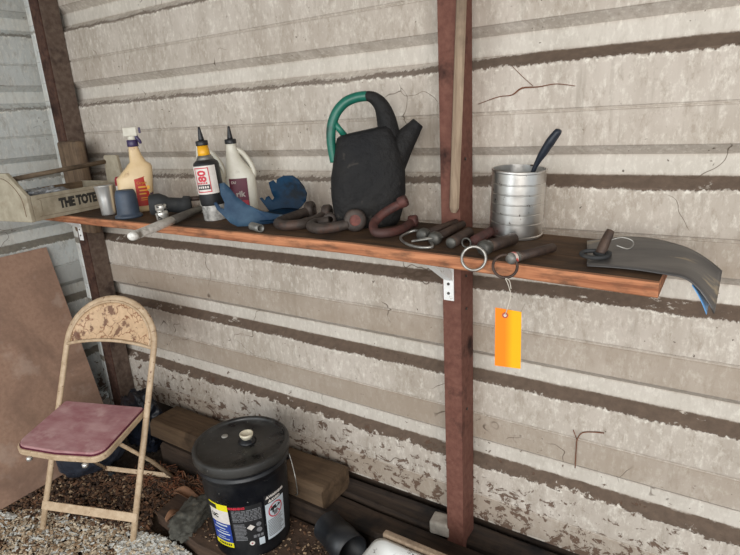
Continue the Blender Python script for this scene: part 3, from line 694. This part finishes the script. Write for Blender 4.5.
for z, x0, x1, hh in ((.088, .020, .046, .006), (.076, .022, .050, .005), (.064, .020, .044, .005), (.050, .024, .048, .003), (.043, .022, .044, .002)):
    b = nb(); grid(b, lambda u, v: spl(x0+(x1-x0)*u, z+hh*v, .0020), 8, 1, -.0003); link('print_line', b, 'amber', sb)
b = nb(); lathe(b, [(.001, 0), (.007, .0), (.007, .001), (.001, .001)], 14, T(.053, -.0345, .088) @ RX(PI/2)); link('label_dot', b, 'amber', sb)

# ------------------------------------------------------------------ metal cup, blue-grey boot, hitch, nut
b = nb(); lathe(b, [(.001, .002), (.021, .002), (.0225, 0), (.024, .004), (.0265, .06), (.031, .104), (.032, .106), (.0305, .106), (.0255, .05), (.022, .008), (.001, .006)], 36)
tag(link('steel_cup', b, 'steel', smooth=True, loc=(-1.905, -.312, shz(-2)), rot=(0, math.radians(-2), 0)), 'small shiny steel cup beside the tote', 'cup')
b = nb(); lathe(b, [(.001, 0), (.045, 0), (.047, .004), (.045, .009), (.039, .012), (.0375, .018), (.0365, .05), (.0345, .080), (.0305, .093), (.028, .095), (.001, .095)], 36)
tag(link('upturned_cup', b, 'cone', smooth=True, loc=(-1.775, -.318, shz(-2)), rot=(0, 0, 0)), 'slate blue plastic cup standing upside down in front of the cream spray bottle', 'cup')
hi = thing('towing_socket', 'black grimy metal coupling with a bolt end beside the spray bottle', 'coupling', (-1.665, -.240, shz(-2)), math.radians(50))
b = nb(); super_loft(b, [(-.055, 0, .030, .034), (-.050, 0, .036, .038), (-.02, 0, .037, .038), (.0, .002, .030, .032), (.01, .005, .026, .030), (.055, .010, .026, .032), (.060, .011, .034, .036), (.080, .013, .034, .036), (.085, .013, .028, .030)], .85)
bmesh.ops.transform(b, matrix=T(0, 0, .039) @ RY(PI/2+.03), verts=b.verts); link('housing', b, 'rubber', hi, smooth=True)
b = nb(); tube(b, [(.075, 0, .048), (.130, 0, .046)], .008, 12); link('shaft', b, 'pin', hi, smooth=True)
b = nb(); lathe(b, [(.001, -.005), (.015, -.005), (.015, .005), (.001, .005)], 6, T(.134, 0, .046) @ RY(PI/2)); link('bolt_head', b, 'pin', hi, bevel=.002)
b = nb(); lathe(b, [(.016, 0), (.0185, .003), (.0205, .020), (.0205, .028), (.017, .031), (.016, .034), (.0185, .036), (.0185, .050), (.017, .052), (.012, .052), (.012, .01), (.001, .01)], 28)
tag(link('socket', b, 'speckled', smooth=True, loc=(-1.585, -.322, shz(-2))), 'small pitted chrome socket standing on the shelf edge', 'socket')
# long pipe bar overhanging
A = Vector((-1.372, -.585, 1.2045)); B = Vector((-1.565, -.165, 1.2045)); D = (B-A)
bar = thing('steel_bar', 'long pale metal bar lying across the shelf and overhanging its front', 'bar', A)
b = nb(); pts = [D*t for t in (0, .008, .03, .3, .5)]; tube(b, pts, [.009, .0145, .016, .0163, .0160], 18, flat=.8); link('bare_end', b, 'bar', bar, smooth=True)
b = nb(); tube(b, [D*t for t in (.49, .75, 1.0)], [.0162, .0155, .0135], 18, flat=.8); link('grimy_end', b, 'bar_dark', bar, smooth=True)

# ------------------------------------------------------------------ jugs and adhesive bottle
ob = thing('fluid_bottle', 'black bottle with yellow neck and a white and red label', 'bottle', (-1.408, -.248, shz(-2)), math.radians(49), rot=(0, math.radians(-3), math.radians(49)))
def jug_secs(): return [(0, 0, .046, .028), (.005, 0, .049, .031), (.09, 0, .049, .031), (.125, 0, .047, .031), (.150, -.006, .039, .028), (.178, -.015, .027, .023), (.205, -.019, .020, .019), (.226, -.020, .0165, .0165), (.235, -.020, .016, .016)]
b = nb(); lathe(b, [(.001, 0), (.036, 0), (.038, .003), (.038, .052)], 32, cap=False); link('base_band', b, 'mottled', ob, smooth=True)
b = nb(); lathe(b, [(.0382, .050), (.0395, .054), (.0405, .10), (.0405, .176), (.038, .184), (.028, .192)], 32); link('bottle', b, 'black', ob, smooth=True)
b = nb(); lathe(b, [(.028, .190), (.024, .200), (.0205, .206)], 32); link('shoulder', b, 'galv', ob, smooth=True)
b = nb(); lathe(b, [(.0195, .204), (.0185, .215), (.0165, .238), (.001, .238)], 28); link('neck_sleeve', b, 'yellow_cap', ob, smooth=True)
def spout(parent, x, z):
    b = nb(); lathe(b, [(.0185, 0), (.019, .002), (.019, .013), (.017, .015), (.001, .015)], 24, T(x, 0, z)); cp = link('cap', b, 'black', parent, smooth=True)
    b = nb(); lathe(b, [(.0095, .014), (.0085, .022), (.0045, .050), (.0032, .056), (.001, .0565)], 16, T(x, 0, z)); link('nozzle', b, 'black', cp, smooth=True)
spout(ob, 0, .236)
def ow(a, z, off=.0008): r = .0407+off; return Vector((r*math.sin(a), -r*math.cos(a), z))
def opatch(name, a0, a1, z0, z1, mat, off, par=None):
    b = nb(); grid(b, lambda u, v: ow(math.radians(a0+(a1-a0)*u), z0+(z1-z0)*v, off), 12, 2); return link(name, b, mat, par or ob)
lb = opatch('label', -82, 38, .088, .176, 'label_white', .0006)
for a0, a1, z0, z1 in ((-62, 6, .168, .171), (-62, 6, .094, .097), (2, 6, .094, .171), (-62, -58, .094, .171)): opatch('label_border', a0, a1, z0, z1, 'label_red', .0012, lb)
wr = lambda a, z: (lambda co: ow(math.radians(a)+(-co.y)/.0415, z+co.x, .0018+co.z))
text('label_number', '80', .036, 'label_red', lb, None, wr(-26, .145), .0012)
opatch('label_stripe', -60, 1, .103, .118, 'ink', .0014, lb)
for k in range(5): opatch('print_block', -54+k*10.5, -47+k*10.5, .107, .114, 'label_white', .0018, lb)
for k in range(6): opatch('print_block', -54+k*8, -49+k*8, .120, .126, 'label_red', .0014, lb)
def jug(name, label, loc, rz, lab=True, sp=True, ry=0, group=None):
    j = thing(name, label, 'jug', loc, rot=(0, ry, rz))
    b = nb(); super_loft(b, jug_secs(), .78); link('bottle', b, 'white_plastic', j, smooth=True)
    b = nb(); tube(b, catmull([(-.004, 0, .214), (.014, 0, .200), (.034, 0, .170), (.043, 0, .145), (.042, 0, .125), (.030, 0, .118)], 6), [.008, .0095, .009, .0095, .012, .012], 12, flat=.9); link('grip', b, 'white_plastic', j, smooth=True)
    if sp: spout(j, -.020, .232)
    if lab:
        def jl(x, z, off=.001):
            a = max(-.98, min(.98, x/.049)); t = math.acos(math.copysign(abs(a)**(1/.78), a)); return Vector((x, -.031*abs(math.sin(t))**.78-off, z))
        b = nb(); grid(b, lambda u, v: jl(-.040+.058*u, .012+.108*v), 12, 4, -.0005); l_ = link('label', b, 'maroon', j)
        b = nb(); grid(b, lambda u, v: jl(-.030+.046*u, .013+.034*v, .0016), 12, 2, -.0005); link('label_band', b, 'maroon_red', l_)
        text('label_print', 'rik', .026, 'label_white', l_, None, (lambda co: jl(-.008+co.x, .068+co.y, .0022)), .0010)
        text('label_print', 'DU', .011, 'label_white', l_, None, (lambda co: jl(-.026+co.x, .107+co.y, .0022)), .0005)
    return j
jug('oil_jug', 'white plastic jug with black nozzle and maroon label', (-1.397, -.128, shz(-2)), math.radians(46), ry=0)
jug('oil_jug', 'plain white jug mostly hidden behind the yellow-necked bottle', (-1.528, -.142, shz(-2)), math.radians(48), lab=False, sp=False)

# ------------------------------------------------------------------ blue cut shovel-like sheet (two wings joined by a web)
bl = thing('bent_blue_sheet', 'bent blue sheet metal scrap with two jagged upright wings', 'sheet metal', (-1.182, -.223, shz(-2)))
def poly_wing(name, pts3, mat, par, thick=.003, bend=0.0):
    """pts3: outline in world-ish local coordinates, filled as a fan-free ngon then thickened"""
    b = nb(); vs_ = [b.verts.new(p) for p in pts3]; f = b.faces.new(vs_)
    bmesh.ops.triangulate(b, faces=[f]); 
    bmesh.ops.subdivide_edges(b, edges=b.edges[:], cuts=3, use_grid_fill=True)
    cx = sum((Vector(p) for p in pts3), Vector())/len(pts3); b.normal_update(); nv = f.normal.copy() if f.is_valid else Vector((0, -1, 0))
    nv = Vector((0, 0, 0))
    for ff in b.faces: nv += ff.normal*ff.calc_area()
    nv.normalize(); R0 = max((Vector(p)-cx).length for p in pts3)
    for v in b.verts: v.co += nv*bend*(1-((v.co-cx).length/R0)**2)
    o = link(name, b, mat, par, smooth=True); s = o.modifiers.new('t', 'SOLIDIFY'); s.thickness = thick; s.offset = 0; return o
# front wing : plane facing the camera, rising at its left end
def FW(u, v, d=0):  # u right, v up in a camera facing plane through (-1.20,-.235)
    a = math.radians(43); return Vector((u*math.cos(a)-d*math.sin(a), u*math.sin(a)+d*math.cos(a), v))
fw = [(-.142, .132), (-.128, .135), (-.115, .120), (-.098, .092), (-.070, .066), (-.035, .045), (.005, .030), (.040, .020), (.040, .006), (.0, .003), (-.06, .001), (-.105, .003), (-.125, .016), (-.140, .036), (-.158, .058), (-.165, .078), (-.157, .080), (-.146, .062), (-.138, .058), (-.134, .075), (-.142, .100)]
fwl = [FW(u, v, -.055+.10*max(0, v)+ .55*max(0, u+.02)) for u, v in fw]
poly_wing('front_wing', fwl, 'blue_sheet', bl, .003, .012)
a2 = math.radians(28)
def RW(u, v, d=0): return Vector((.005+u*math.cos(a2)-d*math.sin(a2), .045+u*math.sin(a2)+d*math.cos(a2), v))
rw = [(-.052, .020), (-.068, .045), (-.080, .064), (-.072, .066), (-.064, .056), (-.060, .066), (-.050, .070), (-.042, .056), (-.034, .062), (-.040, .078), (-.044, .098), (-.046, .112), (-.030, .119), (-.022, .108), (-.018, .121), (.004, .131), (.034, .131), (.052, .118), (.068, .096), (.076, .074), (.070, .050), (.052, .030), (.030, .016), (0, .010), (-.030, .008)]
poly_wing('rear_wing', [RW(u, v, .02) for u, v in rw], 'blue_dark', bl, .003, .016)
b = nb(); grid(b, lambda u, v: Vector((-.065+.12*u, -.085+.13*v+.05*u, .004+.016*v+.010*math.sin(PI*u))), 10, 8, .003); link('base_web', b, 'blue_dark', bl, smooth=True)
# small conduit tube on the edge
b = nb(); d = Vector((.85, -.30, 0)).normalized(); q = d.to_track_quat('Z', 'Y').to_matrix().to_4x4()
lathe(b, [(.0115, -.026), (.0115, .028), (.0085, .028), (.0085, -.02), (.0075, -.026)], 20, q, cap=False)
tag(link('conduit_piece', b, 'galv', smooth=True, loc=(-1.128, -.352, 1.1999)), 'short galvanised tube stub on the shelf edge near the blue scrap', 'tube')

# ------------------------------------------------------------------ shackles
def shackle(name, label, origin, pts, r, eyes, mat, group, eyemat=None):
    t = thing(name, label, 'shackle', origin, group=group); O = Vector(origin)
    b = nb(); P = catmull([Vector(p)-O for p in pts], 8); tube(b, P, r, 16); link('bow', b, mat, t, smooth=True)
    for k, (c, nrm_, R_, w_) in enumerate(eyes):
        q = Vector(nrm_).to_track_quat('Z', 'Y').to_matrix().to_4x4()
        b = nb(); lathe(b, [(R_*.50, -w_), (R_*.86, -w_), (R_, -w_*.6), (R_, w_*.6), (R_*.86, w_), (R_*.50, w_)], 24, T(*(Vector(c)-O)) @ q, cap=False)
        # inner bore
        lathe(b, [(R_*.50, -w_), (R_*.50, w_)], 24, T(*(Vector(c)-O)) @ q, cap=False)
        e = link('eye', b, mat, t, smooth=True)
        if eyemat and k == 0:
            b = nb(); lathe(b, [(.001, 0), (R_*.5, 0), (R_*.5, .002), (.001, .002)], 20, T(*(Vector(c)-O)) @ q @ T(0, 0, w_*.5)); link('bore_paint', b, eyemat, t)
    return t
zz = 1.188
shackle('shackle', 'dark iron shackle nearest the blue scrap', (-1.06, -.25, zz),
    [(-1.003, -.196, zz+.022), (-1.004, -.240, zz+.017), (-1.012, -.290, zz+.0155), (-1.050, -.318, zz+.015), (-1.092, -.298, zz+.015), (-1.108, -.250, zz+.0155), (-1.108, -.205, zz+.018), (-1.098, -.155, zz+.024)],
    .0145, [((-1.002, -.180, zz+.027), (.75, .3, .05), .026, .013), ((-1.097, -.142, zz+.027), (.75, .3, .05), .026, .013)], 'iron', 'forged iron shackles')
shackle('shackle', 'dark iron shackle in the middle with a reddish round eye', (-.91, -.26, zz),
    [(-.862, -.276, zz+.022), (-.890, -.305, zz+.017), (-.925, -.322, zz+.0145), (-.965, -.305, zz+.0145), (-.982, -.270, zz+.0145), (-.966, -.248, zz+.017), (-.950, -.240, zz+.020)],
    .0140, [((-.846, -.262, zz+.031), (.55, -.80, .1), .0305, .013), ((-.952, -.235, zz+.0215), (.55, -.80, .1), .020, .010)], 'iron', 'forged iron shackles', 'rust_pink')
shackle('shackle', 'rusty red shackle with one arm raised below the watering can', (-.76, -.25, zz),
    [(-.720, -.180, zz+.015), (-.712, -.240, zz+.012), (-.724, -.292, zz+.0115), (-.752, -.308, zz+.014), (-.772, -.285, zz+.030), (-.764, -.258, zz+.048), (-.746, -.240, zz+.062), (-.724, -.228, zz+.074)],
    .0118, [((-.719, -.170, zz+.0175), (.9, .3, .1), .017, .012), ((-.718, -.224, zz+.079), (.9, .3, .35), .0155, .012)], 'iron_red', 'forged iron shackles')

# ------------------------------------------------------------------ pins
def pin(label, A, B, r, mat, head=None, ring=None, headr=.016, group='clevis and hitch pins', hm='galv_dark', par_name='hitch_pin'):
    A = Vector(A); B = Vector(B); t = thing(par_name, label, 'pin', A, group=group); d = (B-A)
    b = nb(); L_ = d.length; q = d.to_track_quat('Z', 'Y').to_matrix().to_4x4()
    lathe(b, [(.001, 0), (r, 0), (r, L_-.004), (r*.7, L_), (.001, L_)], 20, q); link('shank', b, mat, t, smooth=True)
    if head:
        b = nb(); lathe(b, [(.001, -.022), (headr*.7, -.022), (headr, -.016), (headr, -.004), (headr*.8, .006), (r, .010)], 18, q); link('head', b, hm, t, smooth=True)
    return t
p1 = pin('brown pin with a grey knob head and wire loop, leftmost of the pins', (-.632, -.268, shz(-.63)+.014), (-.624, -.10, shz(-.63)+.010), .0105, 'pin', True, headr=.0165)
b = nb(); o = Vector((-.632, -.268, shz(-.63)+.014)); tube(b, [Vector(p)-o for p in catmull([(-.640, -.270, 1.196), (-.668, -.245, 1.199), (-.690, -.255, 1.193), (-.690, -.290, 1.1885), (-.650, -.335, 1.187), (-.605, -.355, 1.1862), (-.575, -.345, 1.187), (-.590, -.318, 1.189)], 6)], .0035, 8); link('wire_loop', b, 'wire', p1, smooth=True)
p2 = pin('brown pin with a grey knob head and flat lever, second of the pins', (-.590, -.290, shz(-.59)+.014), (-.600, -.11, shz(-.6)+.0105), .0105, 'pin', True, headr=.0165)
b = nb(); o = Vector((-.590, -.290, shz(-.59)+.014)); tube(b, [Vector(p)-o for p in [(-.572, -.292, 1.199), (-.600, -.318, 1.199), (-.632, -.338, 1.1945)]], [.004, .006, .004], 10, flat=.6); link('lever', b, 'galv', p2, smooth=True)
p3 = pin('short brown pin with a round grey end between two knobs and a ring', (-.537, -.322, shz(-.54)+.0135), (-.541, -.205, shz(-.54)+.0135), .0135, 'pin', None)
b = nb(); lathe(b, [(.001, -.003), (.011, -.003), (.013, 0), (.013, .002)], 20, (Vector((0, 1, 0))).to_track_quat('Z', 'Y').to_matrix().to_4x4()); link('end_face', b, 'galv_dark', p3, smooth=True)
p4 = pin('reddish brown pin lying right of the short round-ended pin', (-.497, -.280, shz(-.5)+.0125), (-.498, -.140, shz(-.5)+.0125), .0125, 'iron_red', None)
b = nb(); o = Vector((-.497, -.280, shz(-.5)+.0125)); tube(b, [(math.cos(t)*.011-.010, -.022, .0+.011*math.sin(t)) for t in [2*PI*k/20 for k in range(20)]], .0022, 8, closed=True); link('split_ring', b, 'galv_dark', p4, smooth=True)
p5 = pin('thick brown pin with a blue-grey head and large pull ring', (-.445, -.330, shz(-.44)+.0165), (-.419, -.225, shz(-.42)+.0145), .0140, 'pin', True, headr=.017, hm='galv_dark')
rc = Vector((-.452, -.390, shz(-.45)+.004)); o = Vector((-.445, -.330, shz(-.44)+.0165))
def ringpts(c, r, nrm_, n=32):
    q = Vector(nrm_).to_track_quat('Z', 'Y').to_matrix(); return [Vector(c)+q @ Vector((r*math.cos(2*PI*k/n), r*math.sin(2*PI*k/n), 0)) for k in range(n)]
b = nb(); tube(b, [p-o for p in ringpts(rc, .0255, (.35, -.86, .35))], .0032, 10, closed=True); link('pull_ring', b, 'wire', p5, smooth=True)
p6 = pin('long brown pin with a red-marked head and tagged pull ring', (-.366, -.372, shz(-.36)+.0125), (-.320, -.250, shz(-.32)+.0105), .0100, 'pin', True, headr=.0125, hm='galv')
b = nb(); o6 = Vector((-.366, -.372, shz(-.36)+.0125)); q = (Vector((-.320, -.250, shz(-.32)+.0105))-o6).to_track_quat('Z', 'Y').to_matrix().to_4x4(); lathe(b, [(.0131, -.014), (.0131, -.006)], 18, q, cap=False); link('red_mark', b, 'redband', p6, smooth=True)
b = nb(); tube(b, [p-o6 for p in ringpts((-.378, -.402, shz(-.36)+.000), .0245, (.35, -.80, .55))], .0030, 10, closed=True); link('pull_ring', b, 'pin', p6, smooth=True)
# cotter between p5 and p6
# hanging orange tag
tg_ = thing('hang_tag', 'orange and yellow paper tag hanging from a pin ring', 'tag', (-.360, -.430, 1.09), math.radians(10))
b = nb()
for p in [(-.0265, -.127), (.0275, -.1275), (.0265, .0), (.0, .0025), (-.0265, .005)]: b.verts.new((p[0], .0008*0, p[1]))
b.verts.ensure_lookup_table(); b.faces.new(b.verts[:]); o = link('paper', b, 'tag', tg_); s = o.modifiers.new('t', 'SOLIDIFY'); s.thickness = .0006; o.modifiers.new
b = nb(); lathe(b, [(.003, -.001), (.0062, -.001), (.0062, .001), (.003, .001), (.003, -.001)], 20, T(-.006, -.0008, -.010) @ RX(PI/2), cap=False); link('eyelet', b, 'eyelet', tg_)
b = nb(); lathe(b, [(.0001, -.001), (.003, -.001), (.003, .001), (.0001, .001)], 14, T(-.006, -.001, -.010) @ RX(PI/2)); link('eyelet_hole', b, 'label_white', tg_)
b = nb(); tube(b, catmull([(-.006, -.002, -.010), (.0, -.002, .012), (.004, .004, .032), (.001, .006, .045), (-.004, .008, .058), (-.008, .010, .066), (.0, .008, .062), (.004, .006, .046)], 6), .0010, 6); link('string', b, 'string', tg_, smooth=True)

# ------------------------------------------------------------------ lead-like slab over the right end of the shelf, and coupling pin on it
def slab(u, v, z=0):
    # u along x, v from front to back
    x = -.229-.045*v + (.224+.049*v)*u
    yf = -.344 - .010*u + .006*math.sin(u*5); yb = -.139 - .095*u*u
    y = yf+(yb-yf)*v
    base = shz(min(x, -.1))
    lift = .003 + .026*math.sin(PI*min(1, u*.95))*(.15+.85*v)
    drop = 0
    if u > .72:
        t = (u-.72)/.28; drop = .058*t*t*(1-.72*v)
    return Vector((x, y, base+lift-drop))
sl = thing('metal_flashing', 'dark grey bent metal flashing draped over the right end of the shelf', 'flashing', (-.13, -.25, shz(-.13)))
b = nb(); grid(b, lambda u, v: slab(u, v)-Vector((-.13, -.25, shz(-.13))), 40, 12, -.0022); link('sheet', b, 'slab', sl, smooth=True)
b = nb(); grid(b, lambda u, v: slab(.84+.15*u, .02+.22*v)-Vector((-.13, -.25, shz(-.13)))+Vector((-.002-.006*u, .0, -.003-.006*u)), 8, 4, .0008); link('blue_film', b, 'blue_under', sl, smooth=True)
X0 = (-.212, -.275, slab(.19, .4).z+.003)
lp = thing('linch_pin', 'small rusty lynch pin with black ring lying on the grey flashing', 'pin', X0)
b = nb(); tube(b, catmull([(-.004, -.008, .004), (0, .0, .022), (.006, .012, .042), (.008, .016, .048)], 4), [.011, .0105, .009, .008], 14); link('stud', b, 'pin', lp, smooth=True)
b = nb(); lathe(b, [(.001, 0), (.018, 0), (.018, .006), (.001, .008)], 20, T(-.002, 0, .0)); link('washer', b, 'rubber', lp, smooth=True)
b = nb(); tube(b, [(math.cos(t)*.026-.014, math.sin(t)*.017-.018, .004+.003*math.sin(t)) for t in [2*PI*k/28 for k in range(28)]], .0045, 10, closed=True); link('ring', b, 'rubber', lp, smooth=True)
b = nb(); tube(b, catmull([(.010, .010, .030), (.030, .022, .034), (.048, .028, .028), (.052, .022, .020), (.044, .010, .014), (.022, .008, .020)], 6), .0016, 8); link('cotter_wire', b, 'wire', lp, smooth=True)

# ------------------------------------------------------------------ wooden tote
tt = thing('tool_tote', 'wooden tool tote with black lettering and a dowel handle', 'tote', (-2.055, -.512, shz(-2)+.0005), math.radians(8))
# local: y runs along the tote (0 near end .. LT far end); x negative to the left
LT, WT = .43, .25
end = [(0, 0), (0.0, .092), (-.06, .150), (-.085, .172), (-.165, .172), (-.19, .150), (-WT, .092), (-WT, 0)]
def endboard(y0, y1, nm):
    b = nb(); prism(b, end, y0, y1, axis='y'); return link(nm, b, 'tote', tt, bevel=.003)
e1 = endboard(0, .016, 'end_board'); end = [(0, 0), (0, .10), (-.008, .190), (-.014, .196), (-.078, .196), (-.084, .190), (-.088, .092), (-WT, .092), (-WT, 0)]
e2 = endboard(LT-.016, LT, 'end_board')
# groove on near end
b = nb(); tube(b, catmull([(-.225, -.0008, .02), (-.225, -.0008, .09), (-.16, -.0008, .148), (-.09, -.0008, .148), (-.03, -.0008, .092), (-.022, -.0008, .02)], 5), .0012, 6); link('routed_line', b, 'tote_in', e1)
b = nb(); box(b, (-.006, LT/2, .046), (.012, LT-.033, .090)); s1 = link('side_board', b, 'tote', tt, bevel=.002)
b = nb(); box(b, (-WT+.006, LT/2, .046), (.012, LT-.033, .090)); s2 = link('side_board', b, 'tote_in', tt, bevel=.002)
b = nb(); box(b, (-WT/2, LT/2, .006), (WT-.026, LT-.033, .012)); link('bottom_board', b, 'tote_in', tt)
b = nb(); tube(b, [(-.090, .016, .148), (-.080, LT-.016, .170)], .009, 12); link('dowel_handle', b, 'dowel', tt, smooth=True)
FM = Matrix(((0, 0, 1, 0), (1, 0, 0, 0), (0, 1, 0, 0), (0, 0, 0, 1)))
text('lettering', 'THE TOTE', .046, 'stencil', s1, T(.0004, .198, .047) @ FM @ Matrix.Diagonal((.74, 1, 1, 1)), None, .0030)
b = nb(); P = catmull([(0.0006, .05, .022), (0.0006, .05, .070), (0.0006, .06, .078), (0.0006, .36, .078), (0.0006, .37, .07), (0.0006, .37, .022), (0.0006, .36, .015), (0.0006, .06, .015)], 3, True); tube(b, P, .0008, 5, closed=True); link('scribed_border', b, 'faint', s1)
text('faint_lettering', 'THE TOOL CRATE  MADE IN USA', .018, 'faint', s2, T(-WT+.0125, .20, .070) @ FM, None, .0004)
cf = nb(); bmesh.ops.create_icosphere(cf, subdivisions=4, radius=1)
for v in cf.verts:
    d = v.co.normalized(); v.co = Vector((d.x*.075, d.y*.10, d.z*.038))*(1+.35*mnoise.fractal(d*3, .7, 2, 4))
tag(link('plastic_bag', cf, 'film', smooth=False, loc=(-2.17, -.385, shz(-2)+.062), rot=(0, 0, .1)), 'crumpled clear plastic bag inside the tool tote', 'bag')
rcn = thing('spray_can', 'red and white can at the far end of the tote', 'can', (-2.035, -.145, shz(-2)))
rcn.location = (-2.062, -.135, shz(-2))
b = nb(); lathe(b, [(.001, 0), (.026, 0), (.027, .002), (.027, .105), (.022, .114), (.001, .114)], 28); link('can_body', b, 'maroon_red', rcn, smooth=True)
b = nb(); lathe(b, [(.0273, .060), (.0273, .080)], 28, cap=False); link('white_band', b, 'label_white', rcn, smooth=True)

# ------------------------------------------------------------------ litter, chips and stones
random.seed(11)
def inside(p, poly):
    x, y = p; r = False; j = len(poly)-1
    for i in range(len(poly)):
        if (poly[i][1] > y) != (poly[j][1] > y) and x < (poly[j][0]-poly[i][0])*(y-poly[i][1])/(poly[j][1]-poly[i][1])+poly[i][0]: r = not r
        j = i
    return r
def scatter(name, label, cat, mats, count, region, size, flat=.35, zbase=-.012, zvar=.012, weights=None, elong=2.2, dens=None):
    verts = []; faces = []; mi = []
    xs = [p[0] for p in region]; ys = [p[1] for p in region]; done = 0
    base = [(-1, -1, -1), (1, -1, -.8), (1.1, 1, -1), (-.9, 1, -1), (-.8, -.8, 1), (.8, -.9, .9), (.9, .8, 1), (-.9, .9, .8)]
    F = [(0, 3, 2, 1), (4, 5, 6, 7), (0, 1, 5, 4), (1, 2, 6, 5), (2, 3, 7, 6), (3, 0, 4, 7)]
    tries = 0
    while done < count and tries < count*20:
        tries += 1
        x, y = random.uniform(min(xs), max(xs)), random.uniform(min(ys), max(ys))
        if not inside((x, y), region): continue
        if dens and random.random() > dens(x, y): continue
        s = random.uniform(*size); mt = T(x, y, zbase+random.random()*zvar) @ Matrix.Rotation(random.uniform(0, 2*PI), 4, 'Z') @ Matrix.Rotation(random.gauss(0, .45), 4, 'X') @ Matrix.Rotation(random.gauss(0, .45), 4, 'Y')
        e = random.uniform(1, elong); k = len(verts)
        for v in base: verts.append(tuple(mt @ Vector((v[0]*s*e, v[1]*s, v[2]*s*flat))))
        idx = random.choices(range(len(mats)), weights)[0] if weights else random.randrange(len(mats))
        for f in F: faces.append(tuple(k+i for i in f)); mi.append(idx)
        done += 1
    me = bpy.data.meshes.new(name); me.from_pydata(verts, [], faces)
    for x in mats: me.materials.append(M[x])
    me.polygons.foreach_set('material_index', mi)
    o = bpy.data.objects.new(name, me); C.objects.link(o); return tag(o, label, cat, kind='stuff')
scatter('wood_chips', 'pale wood chips covering the ground in front of the chair', 'wood chips', ['chip_pale', 'chip_tan', 'chip_brown', 'stone_white'], 13000,
    [(-2.40, -.80), (-2.30, -.66), (-2.14, -.62), (-1.80, -.50), (-1.66, -.50), (-1.45, -.62), (-1.3, -.9), (-1.6, -1.3), (-2.4, -1.3)], (.0022, .0058), weights=[7, 3, 1, 3], elong=3.2)
scatter('leaf_litter', 'brown bark and leaf litter on the ground under the chair', 'leaf litter', ['chip_brown', 'chip_dark', 'leaf', 'chip_tan'], 3600,
    [(-2.45, -.78), (-2.40, -.40), (-2.12, -.27), (-1.60, -.235), (-1.62, -.34), (-1.82, -.42), (-1.72, -.52), (-2.14, -.64)], (.0022, .0062), weights=[3, 5, 1.6, 1], elong=2.8)
scatter('pine_needles', 'dry reddish pine needles along the foot of the beam', 'pine needles', ['needle', 'leaf', 'chip_dark'], 1500,
    [(-2.10, -.34), (-2.05, -.225), (-1.52, -.225), (-1.57, -.30)], (.0011, .002), flat=.8, zvar=.05, elong=16, zbase=.0)
scatter('white_gravel', 'small white stones in patches on the ground by the chair feet', 'gravel', ['stone_white', 'stone_white', 'chip_pale'], 1500,
    [(-1.78, -.62), (-1.76, -.53), (-1.66, -.50), (-1.50, -.50), (-1.50, -.60), (-1.6, -.66)], (.004, .0085), flat=.8, elong=1.3, zbase=-.006)
scatter('white_gravel', 'small white stones on the ground below the hardboard sheet', 'gravel', ['stone_white', 'stone_white', 'chip_tan'], 350,
    [(-2.42, -.86), (-2.39, -.74), (-2.30, -.72), (-2.25, -.9)], (.004, .0085), flat=.8, elong=1.3, zbase=-.006)
scatter('debris_crumbs', 'crumbs of soil and bark scattered over the floor planks', 'debris', ['chip_dark', 'chip_brown', 'chip_tan'], 900,
    [(-1.62, -.46), (-1.62, -.21), (-.84, -.21), (-.84, -.44)], (.0012, .004), zbase=.0385, zvar=.004)
# curled leaves by the rag
for (x, y, rz, s, lab) in ((-1.72, -.33, .3, 1.0, 'curled pale brown leaf left of the grey rag'), (-1.66, -.425, 1.4, .8, 'curled tan leaf in front of the grey rag')):
    b = nb(); grid(b, lambda u, v: ((u-.5)*.11*s, (v-.5)*.030*math.sin(PI*(.1+.8*u))*s*1.6, .006+.030*(v-.5)**2*8*s*.3+.014*math.sin(u*5)), 12, 6, .0008)
    tag(link('dry_leaf', b, 'leaf', smooth=True, loc=(x, y, .040), rot=(0, 0, rz)), lab, 'leaf')

# dried creeper stem and root traces clinging to the wall
b = nb(); tube(b, catmull([(-0.298, -0.006, 0.464), (-0.298, -0.006, 0.525), (-0.297, -0.006, 0.558), (-0.285, -0.006, 0.585), (-0.258, -0.006, 0.596), (-0.227, -0.006, 0.602)], 4), .0016, 6); tube(b, [(-0.297, -0.006, 0.558), (-0.309, -0.006, 0.5880000000000001)], .0012, 6)
tag(link('dried_vine', b, 'needle', smooth=True), 'thin dried vine stem clinging to the lower right wall', 'vine')
b = nb(); tube(b, catmull([(-0.6, -0.004, 1.499), (-0.545, -0.004, 1.514), (-0.507, -0.004, 1.517), (-0.481, -0.004, 1.532), (-0.44, -0.004, 1.532), (-0.396, -0.004, 1.536), (-0.35, -0.004, 1.528)], 4), [.0008, .0012, .0022, .0012, .0008], 6); tube(b, catmull([(-0.508, -0.004, 1.587), (-0.482, -0.004, 1.561), (-0.453, -0.004, 1.535)], 4), .0007, 6)
tag(link('dried_root', b, 'needle', smooth=True), 'hair-thin dried root trace on the wall above the tin can', 'root')
